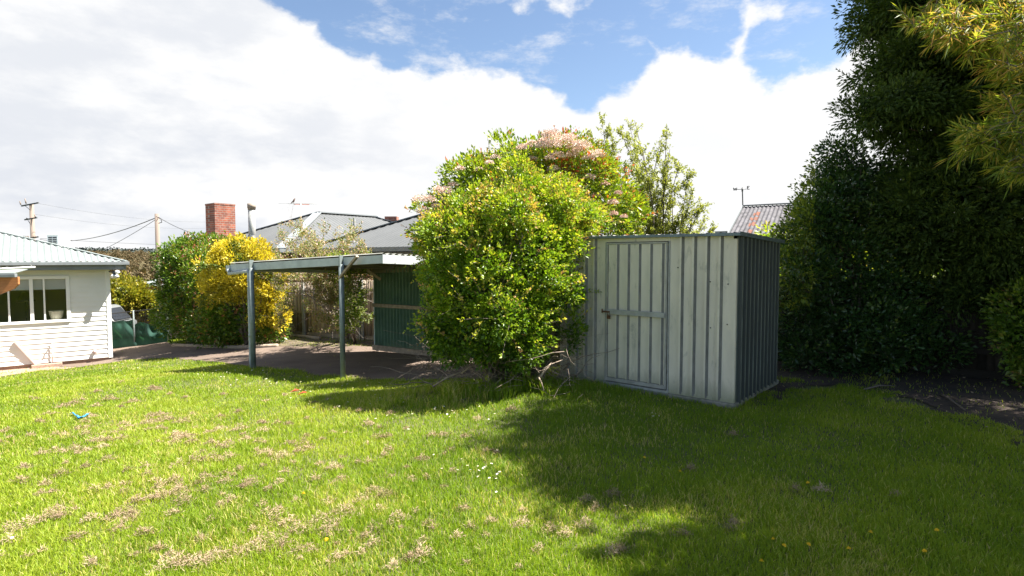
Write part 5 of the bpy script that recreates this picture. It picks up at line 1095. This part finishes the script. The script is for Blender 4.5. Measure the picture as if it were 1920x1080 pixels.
def blades(x, y, h, w, tint, lean=.45):
    n = len(x); z = Gn(x, y); a = rng.random(n)*2*np.pi; b = rng.random(n)*2*np.pi
    S = np.stack([np.cos(a), np.sin(a), np.zeros(n)], 1)*(w/2)[:, None]; le = lean*(.3+rng.random(n)); Ld = np.stack([np.cos(b), np.sin(b), np.zeros(n)], 1)*(h*le)[:, None]
    B = np.stack([x, y, z-.005], 1); U = np.array([0, 0, 1.0])
    Mi = B+Ld*.35+U*(h*.6)[:, None]; Ti = B+Ld*1.25+U*(h*(1-.25*le))[:, None]
    V = np.stack([B-S, B+S, Mi-S*.75, Mi+S*.75, Ti], 1).reshape(-1, 3); k = np.arange(n)*5
    Fc = np.stack([np.stack([k, k+1, k+3], 1), np.stack([k, k+3, k+2], 1), np.stack([k+2, k+3, k+4], 1)], 1).reshape(-1, 3)
    return V, Fc, np.repeat(tint, 3)
N_ = 900000
u = rng.random(N_); ymin, ymax = 1.9, 22.0
y = ymin*(ymax/ymin)**u                       # density falls as 1/y^2 inside the view wedge
x = (rng.random(N_)*2.5-1.25)*y*.97
x = np.where(x < -18, -18*rng.random(N_), x)
keep = (rng.random(N_) < dens(x, y)) & (x > -18) & (x < 11)
x = x[keep]; y = y[keep]; n = len(x)
dist = np.hypot(x, y)
hn = vnoise(x, y, .55, 21)*.6+vnoise(x, y, .16, 22)*.4
skirt = np.exp(-((np.hypot((x+.3)/1.15, (y-6.72)/.48))**2))*1.3     # uncut tufts around the shrub
edge = np.exp(-((y-9.9-(-x-3)*.55)/.35)**2)*.5*(x > -6)*(x < -1)
h = (.022+.045*hn)*(.6+.8*rng.random(n))*(1+edge)+.24*np.clip(skirt, 0, 1)*rng.random(n)*(vnoise(x, y, .25, 51) > .35)
w = .0022+.00072*dist*(.6+.6*rng.random(n))
patch = vnoise(x, y, 1.7, 31)*.5+vnoise(x, y, .6, 32)*.3+vnoise(x, y, .2, 33)*.2
tint = .14+.62*patch+.22*(rng.random(n)-.5); dry = rng.random(n) < .05+.20*sstep(.52, .72, vnoise(x, y, .9, 41)*.6+vnoise(x, y, .3, 42)*.4)*(x < 2)
tint = np.where(dry, .86+.14*rng.random(n), tint)
V, Fc, T = blades(x, y, h, w, tint)
o = fast('lawn_grass', V, Fc, M['grass'], None, np.clip(T, 0, 1)); tag(o, 'short bright green lawn grass', 'grass', kind='stuff')
# dry clippings
rg = np.random.default_rng(33); P = []; S_ = []; TT = []
cl = [(500,855,2.6),(530,862,2),(310,790,3),(345,795,2.6),(280,797,2.4),(330,825,2.2),(350,822,2),(300,782,1.6),(365,870,1.5),(400,865,1.2),(335,878,1.6),(385,905,1.8),(330,822,1),(475,912,1.5),(235,968,2.2),(215,975,1.2),(160,820,1.6),(140,848,2),(105,820,1.4),(115,895,1.2),(80,855,1),(40,905,1),(55,985,1.8),(90,975,1.2),(20,1000,1.6),(110,960,1.2),(300,935,1.6),(335,930,1.4),(345,945,1.4),(260,945,1),(570,840,1.4),(560,852,1),(625,884,1.2),(520,970,2.2),(545,990,2.4),(600,985,3),(640,970,3),(655,965,2),(560,1005,2.4),(620,1000,2.4),(500,1020,3),(530,1030,2.6),(480,1035,2.4),(440,1050,3),(400,1055,3),(370,1060,3),(340,1065,2.4),(310,1070,2),(560,1045,2.4),(700,930,2),(680,945,1.6),(720,935,1.4),(770,905,.9),(745,982,2.4),(790,1045,2.6),(700,1000,1.2),(920,985,.9),(980,990,1.4),(1030,1000,1.4),(1060,1010,1.2),(1095,990,1.6),(1150,933,1.5),(1160,1040,2.4),(1145,1050,1.6),(1375,993,1.6),(1165,1040,1),(1280,1010,1),(690,800,1.2),(540,800,.8),(450,808,1.3),(460,830,1),(420,845,1),(395,835,1),(720,860,.8),(895,790,1),(845,850,.8),(690,715,.8),(250,757,1.6),(205,752,1.4),(140,760,1.4),(120,765,1),(75,795,1),(90,780,1),(20,1020,1),(870,960,.8),(1680,935,1),(1375,820,1),(1295,885,1),(1540,925,1.2),(1490,925,1),(1100,945,1.2),(1115,960,1),(850,890,.8),(800,900,.7),(1010,1040,1.2),(590,905,1),(640,905,1)]
for i in range(170): cl.append((rg.random()*1000-20, 735+rg.random()**1.2*340, .35+.7*rg.random()))
for i in range(60): cl.append((360+rg.normal()*130, 860+rg.normal()*60, .4+.9*rg.random()))
for px, py, s in cl:
    s = s if s < 1.3 else 1.3+(s-1.3)*.45
    c = gp(px, min(py, 1078)); rad = s*.027*(.5+.5*c.y/4); m_ = int(95*s*(1+.1*c.y)); tone = rg.random()*.5
    ang = rg.random()*3.14; ax = .55+.5*rg.random(); off = rg.normal(size=(m_, 2))*rad*.6+np.repeat(rg.normal(size=((m_+9)//10, 2)), 10, 0)[:m_]*rad*.55; off = np.stack([off[:, 0]*1.3, off[:, 1]*ax], 1)
    xx = c.x+off[:, 0]*math.cos(ang*.3)-off[:, 1]*math.sin(ang*.3); yy = c.y+off[:, 0]*math.sin(ang*.3)+off[:, 1]*math.cos(ang*.3)
    r2 = np.exp(-(off[:, 0]**2+off[:, 1]**2)/(rad*rad)); zz_ = Gn(xx, yy)+.018+.062*r2*rg.random(m_)*min(1.3, s)*(.6+.4*rg.random())
    P.append(np.stack([xx, yy, zz_], 1)); S_.append(np.full(m_, c.y)); TT.append(np.clip(.35+tone+.3*(rg.random(m_)-.5)-.25*(r2 < .3)*rg.random(m_), 0, 1))
P = np.concatenate(P); S_ = np.concatenate(S_); TT = np.concatenate(TT); m_ = len(P)
D = rnd(rg, m_); D[:, 2] = np.abs(D[:, 2])*.8; ls = Leafset(); ls.add(*leaves(P, D, .019*(.4+1.2*rg.random(m_))*(1+.05*S_), .0016+.0006*S_, TT, rg, .3)); o = ls.build('dry_clippings', M['straw']); tag(o, 'scattered dry brown grass clippings on the lawn', 'grass clippings', kind='stuff')
# leaf litter and low weeds along the fence
rg = np.random.default_rng(34); n = 24000; x = rg.random(n)*24-12; y = rg.random(n)*20+3; k = inP(BED, x, y, .3) | (inP(DIRT, x, y, .5) & (rg.random(n) < .35)); x = x[k]; y = y[k]; n = len(x)
ls = Leafset(); ls.add(*leaves(np.stack([x, y, Gn(x, y)+.02+.02*rg.random(n)], 1), rnd(rg, n)*[1, 1, .3], .03+.02*rg.random(n), .016, rg.random(n)*.75, rg, .2)); o = ls.build('leaf_litter', M['straw']); tag(o, 'brown fallen leaves and twigs along the fence', 'leaf litter', kind='stuff')
# daisies
def daisy_mesh():
    mb = MB(); mb.tube([(0, 0, 0), (0, 0, .062)], .0012, 3)
    for k in range(10):
        a = 2*math.pi*k/10; c, s = math.cos(a), math.sin(a); r = .0125; mb.add([(0, 0, .062), (r*c-.004*s, r*s+.004*c, .066), (r*1.25*c, r*1.25*s, .065), (r*c+.004*s, r*s-.004*c, .066)], [(0, 1, 2, 3)], 1)
    mb.tube([(0, 0, .063), (0, 0, .068)], [.005, .003], 7, mi=2); return mb
rg = np.random.default_rng(35)
dl = [(1228,788),(1226,792),(1232,791),(1225,786)]
for cx, cy, sx, sy, n in ((480,713,45,8,34),(585,740,40,9,18),(700,748,28,10,10),(620,728,60,14,12),(850,782,60,9,14),(740,790,40,8,6),(870,885,45,9,13),(930,895,20,12,6),(300,683,60,4,12),(232,700,20,5,6),(640,770,60,10,6),(400,700,40,9,8)):
    for i in range(n): dl.append((cx+rg.normal()*sx, cy+rg.normal()*sy))
dl += [(22, 1026), (933, 937), (1170, 968), (880, 897)]
proto = daisy_mesh().build('daisy', (M['grass'], M['petal'], M['yellow'])); first_ = True
for px, py in dl:
    p = gp(px, py); 
    if inP(DRIVE, np.array([p.x]), np.array([p.y]), .15)[0]: continue
    o = proto if first_ else proto.copy()
    if not first_: sc.collection.objects.link(o)
    first_ = False; o.location = p; o.rotation_euler = (rg.normal()*.2-.25, rg.normal()*.2, rg.random()*6); s = (.32+.2*rg.random())*(1+.08*p.y); o.scale = (s, s, 1)
    tag(o, 'tiny white daisy flowering in the lawn', 'daisy', 'daisies scattered over the lawn')
mb = MB(); mb.tube([(0, 0, 0), (0, 0, .055)], .002, 4)
for ring, (r, z, k) in enumerate(((.022, .058, 18), (.016, .062, 14), (.009, .066, 9))):
    for i in range(k):
        a = 2*math.pi*(i+.5*ring)/k; c, s = math.cos(a), math.sin(a); mb.add([(0, 0, z-.004), (r*.8*c-.0028*s, r*.8*s+.0028*c, z), (r*c, r*s, z-.001), (r*.8*c+.0028*s, r*.8*s-.0028*c, z)], [(0, 1, 2, 3)], 1)
proto = mb.build('dandelion', (M['grass'], M['yellow'])); first_ = True
for px, py in [(1203, 860), (1272, 888), (1520, 909), (1627, 1006), (1762, 1001), (1428, 1065), (1461, 1028), (1597, 1040), (1740, 1042), (1507, 1025), (1455, 1022), (617, 1016), (567, 932), (1205, 1030)][:13]:
    p = gp(px, py+12); o = proto if first_ else proto.copy()
    if not first_: sc.collection.objects.link(o)
    first_ = False; o.location = p; o.rotation_euler = (-.3, rg.normal()*.2, rg.random()*6); o.scale = (.6, .6, 1.1); tag(o, 'yellow dandelion flower standing in the lawn', 'dandelion', 'dandelions in the lawn')
# blue ribbon, red leaves, log edging
def on_ground(pts, h=.045): return [gp(*p)+Vector((0, 0, h)) for p in pts]
mb = MB(); a = on_ground([(131, 782), (137, 781), (142, 786), (150, 791), (158, 788), (163, 784), (167, 783)])
mb.tube(a, [.004, .008, .006, .012, .008, .009, .003], 5); mb.tube(on_ground([(144, 787), (150, 793), (154, 790)], .05), [.008, .02, .008], 5); tag(mb.build('blue_rag', M['blue'], base=tuple(a[3])), 'crumpled strip of bright blue plastic lying on the lawn', 'litter')
for (px, py), lab in (((553, 742), 'bright red fallen leaf on the lawn before the posts'), ((567, 747), 'darker brown fallen leaf right of the bright red one')):
    p = gp(px, py)+Vector((0, 0, .05)); mb = MB(); mb.add([p+Vector(v) for v in ((-.06, -.02, 0), (0, -.03, .03), (.06, .02, .025), (0, .03, .04), (-.01, 0, .012))], [(0, 1, 4), (1, 2, 4), (2, 3, 4), (3, 0, 4)]); tag(mb.build('fallen_leaf', M['redleaf'], base=tuple(p)), lab, 'leaf')
mb = MB(); L = [gp(*q) for q in [(325, 650), (360, 651), (400, 653), (440, 654), (480, 653), (520, 651)]]; mb.tube([p+Vector((0, 0, .04)) for p in L], .06, 8); tag(mb.build('edging_log', M['timber'], base=tuple(L[0])), 'long weathered timber edging along the hedge foot', 'edging')
mb = MB(); L = [gp(*q)+Vector((0, 0, .05)) for q in [(528, 632), (570, 634), (600, 638)]]; mb.tube(L, .05, 8); tag(mb.build('edging_log', M['timber'], base=tuple(L[0])), 'short pale log lying at the fence foot', 'edging')
# fallen branches in the dirt
rg = np.random.default_rng(36)
for (a, b, lab) in (((1765, 745), (1810, 775), 'thin fallen branch on the shaded dirt'), ((1620, 735), (1680, 728), 'short dry stick under the laurel')):
    A = gp(*a)+Vector((0, 0, .03)); B = gp(*b)+Vector((0, 0, .03)); mb = MB(); mb.tube([A, A.lerp(B, .5)+Vector((0, .03, .02)), B], [.014, .011, .006], 6); tag(mb.build('fallen_branch', M['bark'], base=tuple(A)), lab, 'branch')
for m_ in M.values():
    if m_.users == 0: bpy.data.materials.remove(m_)
